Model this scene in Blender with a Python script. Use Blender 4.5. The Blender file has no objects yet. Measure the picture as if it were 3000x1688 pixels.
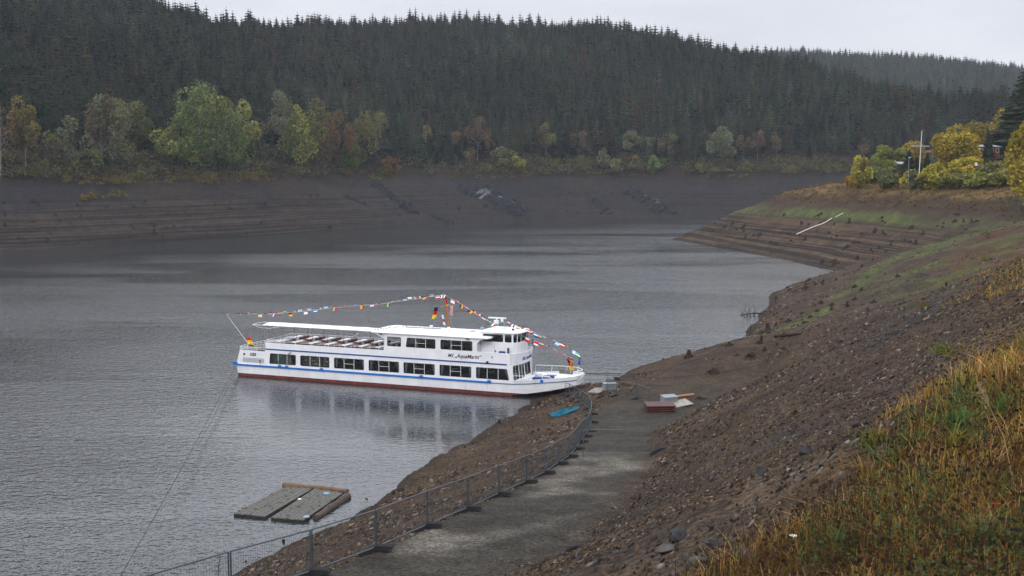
import bpy, math, random
import numpy as np
from mathutils import Vector, Matrix
random.seed(7); rng = np.random.default_rng(11)
S = bpy.context.scene
C = S.collection
R = math.radians
# ------------------------------------------------------------ camera, world, sun
FPX, HC, PITCH = 3600.0, 22.0, math.atan(364/3600.0)
cam = bpy.data.cameras.new('camera'); co = bpy.data.objects.new('camera', cam); C.objects.link(co)
cam.sensor_width = 36; cam.lens = FPX*36/3000; cam.clip_end = 6000; cam.clip_start = .3
co.location = (0, 0, HC); co.rotation_euler = (math.pi/2-PITCH, 0, 0)
cam.dof.use_dof = True; cam.dof.focus_distance = 105; cam.dof.aperture_fstop = 6.3
S.camera = co
SUN_EL, SUN_AZ = 38, 205           # azimuth measured clockwise from +Y
w = bpy.data.worlds.new('World'); S.world = w; w.use_nodes = True
nt = w.node_tree; nt.nodes.clear()
sky = nt.nodes.new('ShaderNodeTexSky'); sky.sky_type = 'NISHITA'; sky.sun_disc = False
sky.sun_elevation = R(SUN_EL); sky.sun_rotation = R(SUN_AZ); sky.dust_density = 3; sky.air_density = 1
tc = nt.nodes.new('ShaderNodeTexCoord')
mp = nt.nodes.new('ShaderNodeMapping'); mp.inputs['Scale'].default_value = (1.2, 1.2, 4.5)
nz = nt.nodes.new('ShaderNodeTexNoise'); nz.inputs['Scale'].default_value = 2.2; nz.inputs['Detail'].default_value = 5
cr = nt.nodes.new('ShaderNodeValToRGB')
cr.color_ramp.elements[0].position = .32; cr.color_ramp.elements[0].color = (9.6, 9.8, 10.8, 1)
cr.color_ramp.elements[1].position = .68; cr.color_ramp.elements[1].color = (12.9, 13.1, 13.8, 1)
mx = nt.nodes.new('ShaderNodeMixRGB'); mx.inputs[0].default_value = .9
bg = nt.nodes.new('ShaderNodeBackground'); bg.inputs[1].default_value = .090
out = nt.nodes.new('ShaderNodeOutputWorld')
L = nt.links.new
L(tc.outputs['Generated'], mp.inputs[0]); L(mp.outputs[0], nz.inputs[0]); L(nz.outputs[0], cr.inputs[0])
L(sky.outputs[0], mx.inputs[1]); L(cr.outputs[0], mx.inputs[2]); sx_ = nt.nodes.new('ShaderNodeSeparateXYZ'); L(tc.outputs['Generated'], sx_.inputs[0])
zr_ = nt.nodes.new('ShaderNodeMapRange'); zr_.interpolation_type = 'SMOOTHSTEP'; zr_.inputs[1].default_value = .12; zr_.inputs[2].default_value = .30; zr_.inputs[3].default_value = 1.0; zr_.inputs[4].default_value = 2.2   # overcast: the cloud deck is brightest overhead
L(sx_.outputs['Z'], zr_.inputs[0]); vs_ = nt.nodes.new('ShaderNodeVectorMath'); vs_.operation = 'SCALE'
L(mx.outputs[0], vs_.inputs[0]); L(zr_.outputs[0], vs_.inputs['Scale']); L(vs_.outputs[0], bg.inputs[0]); L(bg.outputs[0], out.inputs[0])
sd = bpy.data.lights.new('sun', 'SUN'); sd.energy = .8; sd.angle = R(14); sd.color = (1, .95, .88)
so = bpy.data.objects.new('sun', sd); C.objects.link(so)
so.rotation_euler = (R(90-SUN_EL), 0, R(180-SUN_AZ)); so.location = (0, -50, 200)
S.view_settings.view_transform = 'Standard'; S.view_settings.look = 'None'; S.view_settings.exposure = -.27; S.view_settings.gamma = 1
S.render.engine = 'CYCLES'
S.cycles.max_bounces = 6; S.cycles.diffuse_bounces = 2; S.cycles.glossy_bounces = 3; S.cycles.transmission_bounces = 3
S.cycles.transparent_max_bounces = 10; S.cycles.volume_bounces = 1
S.cycles.caustics_reflective = False; S.cycles.caustics_refractive = False

# ------------------------------------------------------------ helpers
def at(px, py, z=0.):
    cp, sp = math.cos(PITCH), math.sin(PITCH)
    u = (px-1500)/FPX; v = (844-py)/FPX
    d = (u, cp+v*sp, v*cp-sp); t = (z-HC)/d[2]
    return Vector((d[0]*t, d[1]*t, z))
def srgb(r, g, b):
    f = lambda c: (c/255/12.92) if c/255 <= .04045 else ((c/255+.055)/1.055)**2.4
    return (f(r), f(g), f(b))
def tag(o, label=None, cat=None, group=None, kind=None):
    if label: o['label'] = label
    if cat: o['category'] = cat
    if group: o['group'] = group
    if kind: o['kind'] = kind
    return o
def empty(name, loc=(0, 0, 0), rz=0):
    o = bpy.data.objects.new(name, None); C.objects.link(o); o.location = loc; o.rotation_euler = (0, 0, rz); o.empty_display_size = .3
    return o
MATS = {}
def mat(name, col, rough=.6, spec=.3, metal=0, noise=0, nscale=3., bump=0, bscale=20.):
    if name in MATS: return MATS[name]
    m = bpy.data.materials.new(name); m.use_nodes = True; t = m.node_tree
    b = t.nodes['Principled BSDF']; b.inputs['Roughness'].default_value = rough
    b.inputs['Specular IOR Level'].default_value = spec; b.inputs['Metallic'].default_value = metal
    b.inputs['Base Color'].default_value = (*col, 1)
    if noise or bump:
        tcn = t.nodes.new('ShaderNodeTexCoord')
    if noise:
        n = t.nodes.new('ShaderNodeTexNoise'); n.inputs['Scale'].default_value = nscale; n.inputs['Detail'].default_value = 6
        t.links.new(tcn.outputs['Object'], n.inputs[0])
        mr = t.nodes.new('ShaderNodeMapRange'); mr.inputs[1].default_value = .3; mr.inputs[2].default_value = .7
        mr.inputs[3].default_value = 1-noise; mr.inputs[4].default_value = 1+noise*.5
        t.links.new(n.outputs[0], mr.inputs[0])
        mm = t.nodes.new('ShaderNodeVectorMath'); mm.operation = 'SCALE'; mm.inputs[0].default_value = col
        t.links.new(mr.outputs[0], mm.inputs['Scale']); t.links.new(mm.outputs[0], b.inputs['Base Color'])
    if bump:
        n = t.nodes.new('ShaderNodeTexNoise'); n.inputs['Scale'].default_value = bscale; n.inputs['Detail'].default_value = 4
        t.links.new(tcn.outputs['Object'], n.inputs[0])
        bp = t.nodes.new('ShaderNodeBump'); bp.inputs['Strength'].default_value = bump; bp.inputs['Distance'].default_value = .03
        t.links.new(n.outputs[0], bp.inputs['Height']); t.links.new(bp.outputs[0], b.inputs['Normal'])
    MATS[name] = m; return m
def colmat(name, rough=.9, detail=0., dscale=8., trans=0.):
    """material whose colour comes from the mesh's own 'Col' attribute"""
    if name in MATS: return MATS[name]
    m = bpy.data.materials.new(name); m.use_nodes = True; t = m.node_tree; t.nodes.clear()
    o = t.nodes.new('ShaderNodeOutputMaterial'); a = t.nodes.new('ShaderNodeAttribute'); a.attribute_name = 'Col'
    d = t.nodes.new('ShaderNodeBsdfDiffuse'); src = a.outputs['Color']
    if detail:
        tcn = t.nodes.new('ShaderNodeTexCoord'); n = t.nodes.new('ShaderNodeTexNoise'); n.inputs['Scale'].default_value = dscale
        t.links.new(tcn.outputs['Object'], n.inputs[0])
        mr = t.nodes.new('ShaderNodeMapRange'); mr.inputs[1].default_value = .3; mr.inputs[2].default_value = .7
        mr.inputs[3].default_value = 1-detail; mr.inputs[4].default_value = 1+detail
        t.links.new(n.outputs[0], mr.inputs[0]); mm = t.nodes.new('ShaderNodeVectorMath'); mm.operation = 'SCALE'
        t.links.new(src, mm.inputs[0]); t.links.new(mr.outputs[0], mm.inputs['Scale']); src = mm.outputs[0]
    t.links.new(src, d.inputs[0])
    if trans:
        tr = t.nodes.new('ShaderNodeBsdfTranslucent'); t.links.new(src, tr.inputs[0]); ms = t.nodes.new('ShaderNodeMixShader')
        ms.inputs[0].default_value = trans; t.links.new(d.outputs[0], ms.inputs[1]); t.links.new(tr.outputs[0], ms.inputs[2])
        t.links.new(ms.outputs[0], o.inputs[0])
    else: t.links.new(d.outputs[0], o.inputs[0])
    MATS[name] = m; return m
def npmesh(name, V, F, m, parent=None, col=None, smooth=False, link=True):
    """fast mesh from numpy: V (n,3), F (k,3 or 4)"""
    V = np.ascontiguousarray(V, dtype=np.float32); F = np.ascontiguousarray(F, dtype=np.int32)
    k = F.shape[1]; me = bpy.data.meshes.new(name)
    me.vertices.add(len(V)); me.vertices.foreach_set('co', V.ravel())
    me.loops.add(F.size); me.loops.foreach_set('vertex_index', F.ravel())
    me.polygons.add(len(F)); me.polygons.foreach_set('loop_start', np.arange(0, F.size, k, dtype=np.int32))
    try: me.polygons.foreach_set('loop_total', np.full(len(F), k, dtype=np.int32))
    except Exception: pass
    if smooth: me.polygons.foreach_set('use_smooth', np.ones(len(F), dtype=bool))
    me.update(calc_edges=True); me.validate()
    if col is not None:
        a = me.color_attributes.new('Col', 'FLOAT_COLOR', 'POINT')
        cc = np.ones((len(V), 4), dtype=np.float32); cc[:, :3] = col; a.data.foreach_set('color', cc.ravel())
    me.materials.append(m)
    if not link: return me
    o = bpy.data.objects.new(name, me); C.objects.link(o)
    if parent: o.parent = parent
    return o
class MB:
    def __init__(s): s.v = []; s.f = []; s.m = []; s.c = None
    def add(s, vs, fs, mi=0):
        b = len(s.v); s.v += [tuple(q) for q in vs]; s.f += [tuple(b+i for i in f) for f in fs]; s.m += [mi]*len(fs); return s
    def box(s, x0, x1, y0, y1, z0, z1, mi=0):
        return s.add([(x0,y0,z0),(x1,y0,z0),(x1,y1,z0),(x0,y1,z0),(x0,y0,z1),(x1,y0,z1),(x1,y1,z1),(x0,y1,z1)],
            [(0,3,2,1),(4,5,6,7),(0,1,5,4),(1,2,6,5),(2,3,7,6),(3,0,4,7)], mi)
    def tube(s, pts, r, n=6, mi=0, cap=True):
        pts = [Vector(p) for p in pts]; rs = r if isinstance(r, (list, tuple)) else [r]*len(pts)
        b = len(s.v); prev = None
        for i, p in enumerate(pts):
            d = (pts[min(i+1, len(pts)-1)]-pts[max(i-1, 0)])
            d = d.normalized() if d.length > 1e-6 else Vector((0, 0, 1))
            a = Vector((0, 0, 1)) if abs(d.z) < .9 else Vector((1, 0, 0))
            x = d.cross(a).normalized(); y = d.cross(x)
            for k in range(n):
                t = 2*math.pi*k/n; q = p+(x*math.cos(t)+y*math.sin(t))*rs[i]; s.v.append(tuple(q))
        for i in range(len(pts)-1):
            for k in range(n):
                a0 = b+i*n+k; a1 = b+i*n+(k+1) % n; s.f.append((a0, a1, a1+n, a0+n)); s.m.append(mi)
        if cap:
            s.f.append(tuple(b+k for k in range(n))[::-1]); s.m.append(mi)
            e = b+(len(pts)-1)*n; s.f.append(tuple(e+k for k in range(n))); s.m.append(mi)
        return s
    def prism(s, poly, d, mi=0):
        """poly: 3D points, d: extrusion vector"""
        n = len(poly); d = Vector(d); b = [Vector(p) for p in poly]; t = [p+d for p in b]
        return s.add(b+t, [tuple(range(n))[::-1], tuple(range(n, 2*n))]+[(i, (i+1) % n, n+(i+1) % n, n+i) for i in range(n)], mi)
    def build(s, name, mats, parent=None, smooth=False, bevel=0):
        me = bpy.data.meshes.new(name); me.from_pydata(s.v, [], s.f)
        if not isinstance(mats, (list, tuple)): mats = [mats]
        for q in mats: me.materials.append(q)
        if len(mats) > 1: me.polygons.foreach_set('material_index', s.m)
        if smooth: me.polygons.foreach_set('use_smooth', [True]*len(s.f))
        me.update()
        o = bpy.data.objects.new(name, me); C.objects.link(o)
        if parent: o.parent = parent
        if bevel:
            bv = o.modifiers.new('bevel', 'BEVEL'); bv.width = bevel; bv.segments = 2; bv.limit_method = 'ANGLE'
        return o
# value noise in numpy
def vnoise(x, y, sc, seed=0):
    x = np.asarray(x)/sc; y = np.asarray(y)/sc; xi = np.floor(x).astype(np.int64); yi = np.floor(y).astype(np.int64); fx = x-xi; fy = y-yi
    fx = fx*fx*(3-2*fx); fy = fy*fy*(3-2*fy)
    def h(a, b):
        n = (a*374761393+b*668265263+seed*1442695041) & 0x7fffffff; n = ((n ^ (n >> 13))*1274126177) & 0x7fffffff
        return ((n ^ (n >> 16)) & 0xffff)/65535.
    return (h(xi, yi)*(1-fx)+h(xi+1, yi)*fx)*(1-fy)+(h(xi, yi+1)*(1-fx)+h(xi+1, yi+1)*fx)*fy-.5
def fbm(x, y, sc, oc=4, seed=0):
    r = 0; a = 1
    for k in range(oc): r = r+a*vnoise(x, y, sc, seed+k*7); sc = sc*.5; a *= .5
    return r
sstep = lambda a, b, x: (lambda q: q*q*(3-2*q))(np.clip((x-a)/(b-a), 0, 1))

# ------------------------------------------------------------ terrain
B0 = np.array([-15.1, 65.4]); TD = np.array([.398, .917]); TD = TD/np.linalg.norm(TD); ND = np.array([TD[1], -TD[0]])
def st(X, Y): rx = X-B0[0]; ry = Y-B0[1]; return rx*ND[0]+ry*ND[1], rx*TD[0]+ry*TD[1]
def ist(s, t): return B0[0]+s*ND[0]+t*TD[0], B0[1]+s*ND[1]+t*TD[1]
FENCE = [(1101.7,1621,10.9),(1251.6,1551,10.4),(1370,1501,9.75),(1461,1456,9.15),(1541.5,1421,8.5),(1596,1393,7.8),(1634.7,1365,7.2),(1667,1345,6.6),(1687,1321,6.0),
    (1699,1301,5.4),(1713,1284,4.9),(1724,1267,4.3),(1733,1242,3.5),(1732,1217,2.7),(1724,1199,2.1),(1712,1186,1.7),(1698,1176,1.4),(1683,1166,1.2),(1668,1156,1.0),(1655,1149,.9)]
fpts = [at(*q) for q in FENCE]
f0 = fpts[0]; pre = [Vector((f0.x-1.25*k, f0.y-3.6*k, f0.z+.55*k)) for k in (4, 3, 2, 1)]
fpts = pre+fpts
fs_, ft_ = st(np.array([p.x for p in fpts]), np.array([p.y for p in fpts]))
rp = [at(1934,1270,3.9),at(1915,1330,6.0),at(1887,1398,8.0),at(1806,1503,9.9),at(1631,1608,11.1),at(1514,1688,11.7)]
rs_, rt_ = st(np.array([p.x for p in rp]), np.array([p.y for p in rp])); o_ = np.argsort(rt_); rs_ = rs_[o_]; rt_ = rt_[o_]
k_ = np.argsort(ft_[:18]); ftS = ft_[:18][k_]; fsS = fs_[:18][k_]; fzS = np.array([p.z for p in fpts[:18]])[k_]
SH = [(676,1688),(839,1602),(1013,1526),(1107,1468),(1223,1375),(1316,1316),(1375,1293),(1538,1188),(1600,1150),(1650,1133),(1720,1137),(1775,1133),(1806,1106),(1864,1078),(2027,1034),(2178,990),(2202,955),(2243,909),(2260,862),(2330,829),(2452,795)]
shp = [at(*q) for q in SH]; ss_, ts_ = st(np.array([p.x for p in shp]), np.array([p.y for p in shp]))
o_ = np.argsort(ts_); ss_ = ss_[o_]; ts_ = ts_[o_]
sh2 = [at(*q) for q in [(2388,783),(2272,757),(2155,735),(2050,716),(1963,701)]]; s2, t2 = st(np.array([p.x for p in sh2]), np.array([p.y for p in sh2]))
ts_f = np.concatenate([[-400, -60], ts_, t2, [t2[-1]+200]]); ss_f = np.concatenate([[-60, 1], ss_, s2, [s2[-1]-140]])
TIP = (s2[-1], t2[-1])
FB = [(-900,90),(-400,225),(-200,292)]+[(p.x, p.y) for p in [at(*q) for q in [(0,732),(233,722),(466,708),(699,695),(932,679),(1165,669),(1305,655),(1398,648),(1573,642),(1747,639.6),(1980,638.4),(2143,638)]]]+[(140,500),(250,475),(420,470),(1200,520)]
FB = np.array(FB)
def sdist(X, Y, P):
    d = np.full(np.shape(X), 1e9)
    for a, b in zip(P[:-1], P[1:]):
        ex, ey = b-a; l2 = ex*ex+ey*ey
        u = np.clip(((X-a[0])*ex+(Y-a[1])*ey)/l2, 0, 1)
        d = np.minimum(d, np.hypot(X-a[0]-u*ex, Y-a[1]-u*ey))
    sg = np.where(Y > np.interp(X, P[:, 0], P[:, 1]), 1, -1)
    return d*sg
RX = [-600,-200,0,300,500,650,757,932,1280,1515,1747,1864,1980,2097,2214,2330,2446,2563,2680,2796,2912,3050,3300]
RY = [-420,-330,-250,-110,0,41,52,47,41,52,58,76,99,122,146,169,198,227,250,256,268,285,330]
def elev(px, py):
    cp, sp = math.cos(PITCH), math.sin(PITCH); v = (844-py)/FPX
    return (v*cp-sp)/(cp+v*sp)
TREEH = 11.5
def far_slope(X, Y):
    d = sdist(X, Y, FB)
    kk = .36+.05*sstep(-20, -150, X)
    z = np.where(d < 0, d*.3, np.where(d < 42, d*.38, 16+(d-42)*kk))
    return z, d
azt = np.linspace(-.75, .75, 121); zc = []
for a in azt:
    px = 1500+a*FPX*math.cos(PITCH)*1.0; e = elev(px, np.interp(px, RX, RY)); Ys = np.arange(330, 1100, 3.)
    zz, _ = far_slope(a*Ys, Ys); tgt = HC+e*Ys-TREEH
    i = np.argmax(zz >= tgt); zc.append(tgt[i] if zz.max() and (zz >= tgt).any() else tgt[-1])
zc = np.array(zc)
def road_w(s, t):
    _rj = .9*fbm(s, t, 2.2, 3, 301); sl = np.interp(t, ftS, fsS); sr = np.maximum(np.interp(t, rt_, rs_), sl+3.2)
    return sstep(sl-.6, sl+.5, s)*(1-sstep(sr-1.4, sr+.5, s+_rj))*(1-sstep(56, 60, t)), sl, sr
def terrain(X, Y, full=False):
    X = np.asarray(X, dtype=float); Y = np.asarray(Y, dtype=float)
    s, t = st(X, Y); jit = 1.1*fbm(X, Y, 9, 4, 3)*sstep(45, 90, t)
    sh = np.interp(t, ts_f, ss_f)+jit
    # profile with the bench of the track
    rw, sl, sr = road_w(s, t); zl = np.interp(t, ftS, fzS)
    sl = np.maximum(sl, sh+2.5)
    cx = np.clip((s-sh)/(sl-sh), -3, 1)
    za = np.where(s < sl, zl*np.where(cx > 0, cx*.85+.15*cx*cx, cx*.6), np.where(s < sr, zl+.05+.03*(s-sl), zl+.2+.56*(s-sr)))
    # plain bank profile
    ds = s-sh; ffac = np.where(t > 205, .83+.42*sstep(215, 280, t), 1.)
    zb = np.where(ds < 0, ds*.3, .315*ds*ffac)
    back = .52*(s-(TIP[0]+1.0*(t-TIP[1])))
    zb = np.minimum(zb, np.where(t > 200, back, 1e3))
    zb = np.where(zb > 14.5, 14.5+(zb-14.5)*.4, zb)
    zb = np.where(zb > 21, 21+(zb-21)*.3, zb)
    wgt = sstep(54, 74, t+.25*s)
    zn = za*(1-wgt)+zb*wgt
    crest = 20.3+.02*np.clip(t+54, -50, 300)
    zn = np.where((zn > crest-1) & (t < 110), crest-1+(zn-crest+1)*.25, zn)
    zf, d = far_slope(X, Y)
    a = np.clip(X/np.maximum(Y, 1), -.75, .75); cap = np.interp(a, azt, zc)
    zf = np.where(Y > 300, np.minimum(zf, cap-.04*np.maximum(zf-cap, 0)), zf)
    # second ridge behind, right
    zr2 = HC+np.interp(1500+a*FPX, [1900, 2330, 2796, 3050], [elev(0, 165), elev(0, 148), elev(0, 172), elev(0, 205)])*1350-18
    g2 = sstep(950, 1330, Y)*sstep(.05, .2, a); zf = np.where(Y > 900, zf*(1-g2)+zr2*g2, zf)
    z = np.maximum(zn, zf); far = zf > zn
    big = np.where(z > 0, 1, .3)
    sl_ = np.interp(t, ftS, fsS); sr_ = np.maximum(np.interp(t, rt_, rs_), sl_+3.2); rw = rw; rq = np.maximum(rw, sstep(sl_-3.5, sl_-1.4, s)*(1-sstep(sl_+2, sl_+4, s))*(1-sstep(64, 72, t)))
    z = z+np.where(far, fbm(X, Y, 34, 3, 5)*2.6*sstep(3, 14, z)+fbm(X, Y, 9, 3, 9)*.8*sstep(0, 3, z), fbm(X, Y, 7, 3, 21)*.55*(1-rq)*sstep(0, 4, z)*sstep(4, 14, np.hypot(X, Y)))
    z = z+fbm(X, Y, 1.3, 3, 31)*.16*(1-.8*rq)*big*(np.hypot(X, Y) < 160)+rw*fbm(X, Y, 1.5, 2, 41)*.05
    if full: return z, s, t, sh, rw, far, d
    return z
def tz(x, y): return float(terrain(np.array([x]), np.array([y]))[0])
def hit(px, py, tmax=1500):
    """where the line of sight of a photo point meets the ground"""
    cp, sp = math.cos(PITCH), math.sin(PITCH); u = (px-1500)/FPX; v = (844-py)/FPX
    T = np.exp(np.linspace(math.log(3), math.log(tmax), 3000)); x = u*T; y = (cp+v*sp)*T; z = HC+(v*cp-sp)*T
    g = terrain(x, y); i = np.argmax(z < g)
    return Vector((x[i], y[i], g[i]))
# ground sheet: polar grid round the camera foot, finer where the ground is near
A1 = np.linspace(-34, 34, 760); A2 = np.concatenate([np.linspace(-180, -34, 60)[:-1], A1, np.linspace(34, 180, 60)[1:-1]])
rad = np.exp(np.concatenate([np.linspace(math.log(1.2), math.log(160), 420)[:-1], np.linspace(math.log(160), math.log(2600), 330)]))
AA, RR = np.meshgrid(np.radians(A2), rad); GX = RR*np.sin(AA); GY = RR*np.cos(AA)
GZ, gs, gt, gsh, grw, gfar, gd = terrain(GX, GY, True)
nr, na = GX.shape
def lerp(a, b, w): return a*(1-w[..., None])+b*w[..., None]
GB = [(2080,1688),(2130,1600),(2230,1540),(2320,1430),(2420,1350),(2480,1290),(2560,1235),(2640,1195),(2720,1130),(2800,1085),(2900,1050),(3000,1010)]
gpoly = [hit(*q) for q in GB]; gt_ = np.array([st(p.x, p.y)[1] for p in gpoly]); gs_ = np.array([st(p.x, p.y)[0] for p in gpoly]); oo = np.argsort(gt_); gt_ = gt_[oo]; gs_ = gs_[oo]
def ground_colour(X, Y, Z, s, t, rw, far, d):
    n1 = fbm(X, Y, 14, 4, 51); n2 = fbm(X, Y, 4, 4, 61); n3 = fbm(X, Y, 1.1, 3, 71)
    A = lambda *c: np.array(c)
    soil = A(.110, .076, .052); slate = A(.075, .075, .084); ochre = A(.125, .082, .048); wet = A(.045, .034, .028)
    c = np.broadcast_to(soil, X.shape+(3,)).copy()
    c = lerp(c, ochre, sstep(.12, .5, n2)*.55*(~far))
    near_sl = sstep(6, 15, Z)*sstep(-.1, .35, n1+.5*n2)*(~far)
    c = lerp(c, slate, near_sl*.8)
    c = lerp(c, A(.062, .046, .036), sstep(.05, .4, fbm(X, Y, 5, 4, 151))*.6*(~far)); c = lerp(c, A(.15, .115, .085), sstep(.18, .5, fbm(X, Y, 3, 4, 161))*.45*(~far))
    c = lerp(c, A(.062, .047, .041), far*.95)
    scree = sstep(.0, .3, fbm(X, Y, 46, 3, 81)+.35*n2)*sstep(4, 10, Z)
    scree = np.maximum(scree, sstep(-80, -20, X)*.75*sstep(-.2, .15, n1+.2))*far
    scree = np.maximum(scree, far*sstep(-122, -134, X-.12*Y+42)*sstep(6, 11, Z))
    c = lerp(c, A(.036, .036, .046), scree*.85)
    # wet rim at the water
    c = lerp(c, wet, (1-sstep(.05, .6, Z+.3*n3))*.65)
    # track: dark compacted grit with paler dust
    rc = lerp(np.broadcast_to(A(.094, .090, .084), c.shape), A(.28, .275, .265), sstep(.05, .42, fbm(s, t*.6, 2.6, 3, 91))*sstep(-34, -24, t)*(1-sstep(4, 14, t))*.8)
    rw = rw*(1-.75*sstep(34, 50, t))
    c = lerp(c, rc, rw)
    # vegetated ground
    spit = (t > 200)*(~far)
    veg = np.where(far, sstep(14.5, 17.5, Z+n2*3), np.where(spit, sstep(11.8, 13.8, Z+n2*2.5), np.where(t < 30, sstep(-.3, .6, s-np.interp(t, gt_, gs_)+n2), sstep(15.5, 18, Z+n2*3))))
    vc = lerp(np.broadcast_to(A(.095, .058, .030), c.shape), A(.16, .105, .040), sstep(-.1, .35, n2)); vc = lerp(vc, A(.062, .075, .025), sstep(.05, .4, n1))
    vc = np.where(spit[..., None], lerp(vc, A(.34, .22, .085), sstep(13.0, 15.5, Z+2*n2)*.75), vc)
    c = lerp(c, np.where(far[..., None], np.array([.042, .031, .024]), vc), veg)
    # red-brown sorrel band and fresh green moss on the spit and along the near bank
    rb = spit*sstep(10.2, 11.4, Z+n2)*(1-sstep(13.2, 14.6, Z+n2)); c = lerp(c, A(.092, .056, .036), rb*.7)
    gr = spit*sstep(7.6, 8.8, Z+.8*n2)*(1-sstep(9.8, 11.0, Z+.8*n2))*sstep(-.15, .25, fbm(X, Y, 16, 3, 101)+.12)
    c = lerp(c, A(.14, .20, .055), gr*.75)
    nb = (~far)*(t > 62)*(t < 210)
    g2 = nb*np.exp(-((s-(13.5+.055*(t-110)))/2.0)**2)*sstep(-.05, .25, fbm(X, Y, 9, 3, 111)+.1)*sstep(70, 95, t)
    g2 = np.maximum(g2, nb*sstep(150, 185, t)*np.exp(-((s-22)/5.5)**2))
    g2 = np.maximum(g2, nb*np.exp(-((s-25)/5.5)**2)*sstep(80, 110, t)*sstep(-.05, .3, n2+.1)*.9)
    c = lerp(c, A(.14, .215, .05), np.clip(g2*1.3, 0, 1)*.8*(.55+.9*np.clip(fbm(X, Y, 1.6, 3, 181)+.3, 0, 1)))
    rb2 = nb*sstep(25, 30, s+5*n2)*sstep(60, 110, t); c = lerp(c, A(.13, .062, .036), rb2*.75); c = lerp(c, A(.13, .15, .045), nb*sstep(60, 90, t)*sstep(22, 28, s+3*n2)*sstep(.0, .3, fbm(X, Y, 8, 3, 131))*.85)
    c *= (1+.45*n3)[..., None]
    c = c*np.where(far[..., None], A(.41, .385, .355), A(.47, .435, .375))
    return np.clip(c, .004, 1), veg
gcol, gveg = ground_colour(GX, GY, GZ, gs, gt, grw, gfar, gd)
V = np.stack([GX, GY, GZ], -1).reshape(-1, 3)
I = np.arange(nr*na).reshape(nr, na); I2 = np.roll(I, -1, axis=1)
F = np.stack([I[:-1], I[1:], I2[1:], I2[:-1]], -1).reshape(-1, 4)
V = np.vstack([V, [[0, 0, GZ[0].mean()]]])
gcolv = np.vstack([gcol.reshape(-1, 3), gcol[0].mean(0)[None]])
gm = bpy.data.materials.new('bank_ground'); gm.use_nodes = True; t_ = gm.node_tree; nd = t_.nodes; lk = t_.links.new
b_ = nd['Principled BSDF']; b_.inputs['Roughness'].default_value = .92; b_.inputs['Specular IOR Level'].default_value = .15
at_ = nd.new('ShaderNodeAttribute'); at_.attribute_name = 'Col'; sa = nd.new('ShaderNodeAttribute'); sa.attribute_name = 'Strata'
tc_ = nd.new('ShaderNodeTexCoord')
def noise_(scale, det, vec=None, rough=.6):
    n = nd.new('ShaderNodeTexNoise'); n.inputs['Scale'].default_value = scale; n.inputs['Detail'].default_value = det; n.inputs['Roughness'].default_value = rough
    lk(vec or tc_.outputs['Object'], n.inputs[0]); return n
def mrange(src, a, b, c, d):
    m = nd.new('ShaderNodeMapRange'); m.inputs[1].default_value = a; m.inputs[2].default_value = b; m.inputs[3].default_value = c; m.inputs[4].default_value = d; lk(src, m.inputs[0]); return m.outputs[0]
def math_(op, a, b=None):
    m = nd.new('ShaderNodeMath'); m.operation = op
    for i, q in enumerate((a, b)):
        if q is None: continue
        if isinstance(q, (int, float)): m.inputs[i].default_value = q
        else: lk(q, m.inputs[i])
    return m.outputs[0]
n_f = noise_(9, 6); n_m = noise_(1.3, 6); n_c = noise_(.25, 5)
vo = nd.new('ShaderNodeTexVoronoi'); vo.inputs['Scale'].default_value = 12; lk(tc_.outputs['Object'], vo.inputs[0])
vsep = nd.new('ShaderNodeSeparateColor'); lk(vo.outputs['Color'], vsep.inputs[0])
mp_ = nd.new('ShaderNodeMapping'); mp_.inputs['Scale'].default_value = (.012, .012, 2.6); lk(tc_.outputs['Object'], mp_.inputs[0])
n_s = noise_(1.0, 5, mp_.outputs[0], .65)
stra = math_('MULTIPLY', mrange(n_s.outputs[0], .43, .57, -.70, .5), sa.outputs['Fac'])
f1 = math_('MULTIPLY', mrange(n_f.outputs[0], .3, .7, .55, 1.45), mrange(n_m.outputs[0], .3, .7, .75, 1.25))
f2 = math_('MULTIPLY', f1, mrange(n_c.outputs[0], .35, .65, .82, 1.18))
f3 = math_('MULTIPLY', f2, mrange(vsep.outputs[0], 0, 1, .5, 1.5))
f4 = math_('MULTIPLY', f3, math_('ADD', stra, 1.0))
vm = nd.new('ShaderNodeVectorMath'); vm.operation = 'SCALE'; lk(at_.outputs['Color'], vm.inputs[0]); lk(f4, vm.inputs['Scale']); lk(vm.outputs[0], b_.inputs['Base Color'])
hh = math_('ADD', math_('ADD', math_('MULTIPLY', n_f.outputs[0], .05), math_('MULTIPLY', vo.outputs['Distance'], -.25)), math_('ADD', math_('MULTIPLY', n_m.outputs[0], .35), math_('MULTIPLY', stra, .5)))
bp_ = nd.new('ShaderNodeBump'); bp_.inputs['Strength'].default_value = .8; bp_.inputs['Distance'].default_value = .35; lk(hh, bp_.inputs['Height']); lk(bp_.outputs[0], b_.inputs['Normal'])
g_o = npmesh('ground', V, F, gm, col=gcolv, smooth=True); tag(g_o, kind='structure')
strat = np.clip(np.where(gfar, (1-sstep(9, 13, GZ))*(.35+.65*sstep(-20, -60, GX)), sstep(60, 90, gt)*(1-sstep(7, 9, GZ))*(1-.75*sstep(60, 90, gt)*(1-sstep(200, 215, gt)))), 0, 1)*(GZ > -.5)
a_ = g_o.data.attributes.new('Strata', 'FLOAT', 'POINT'); a_.data.foreach_set('value', np.append(strat.reshape(-1), 0).astype(np.float32))

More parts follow.
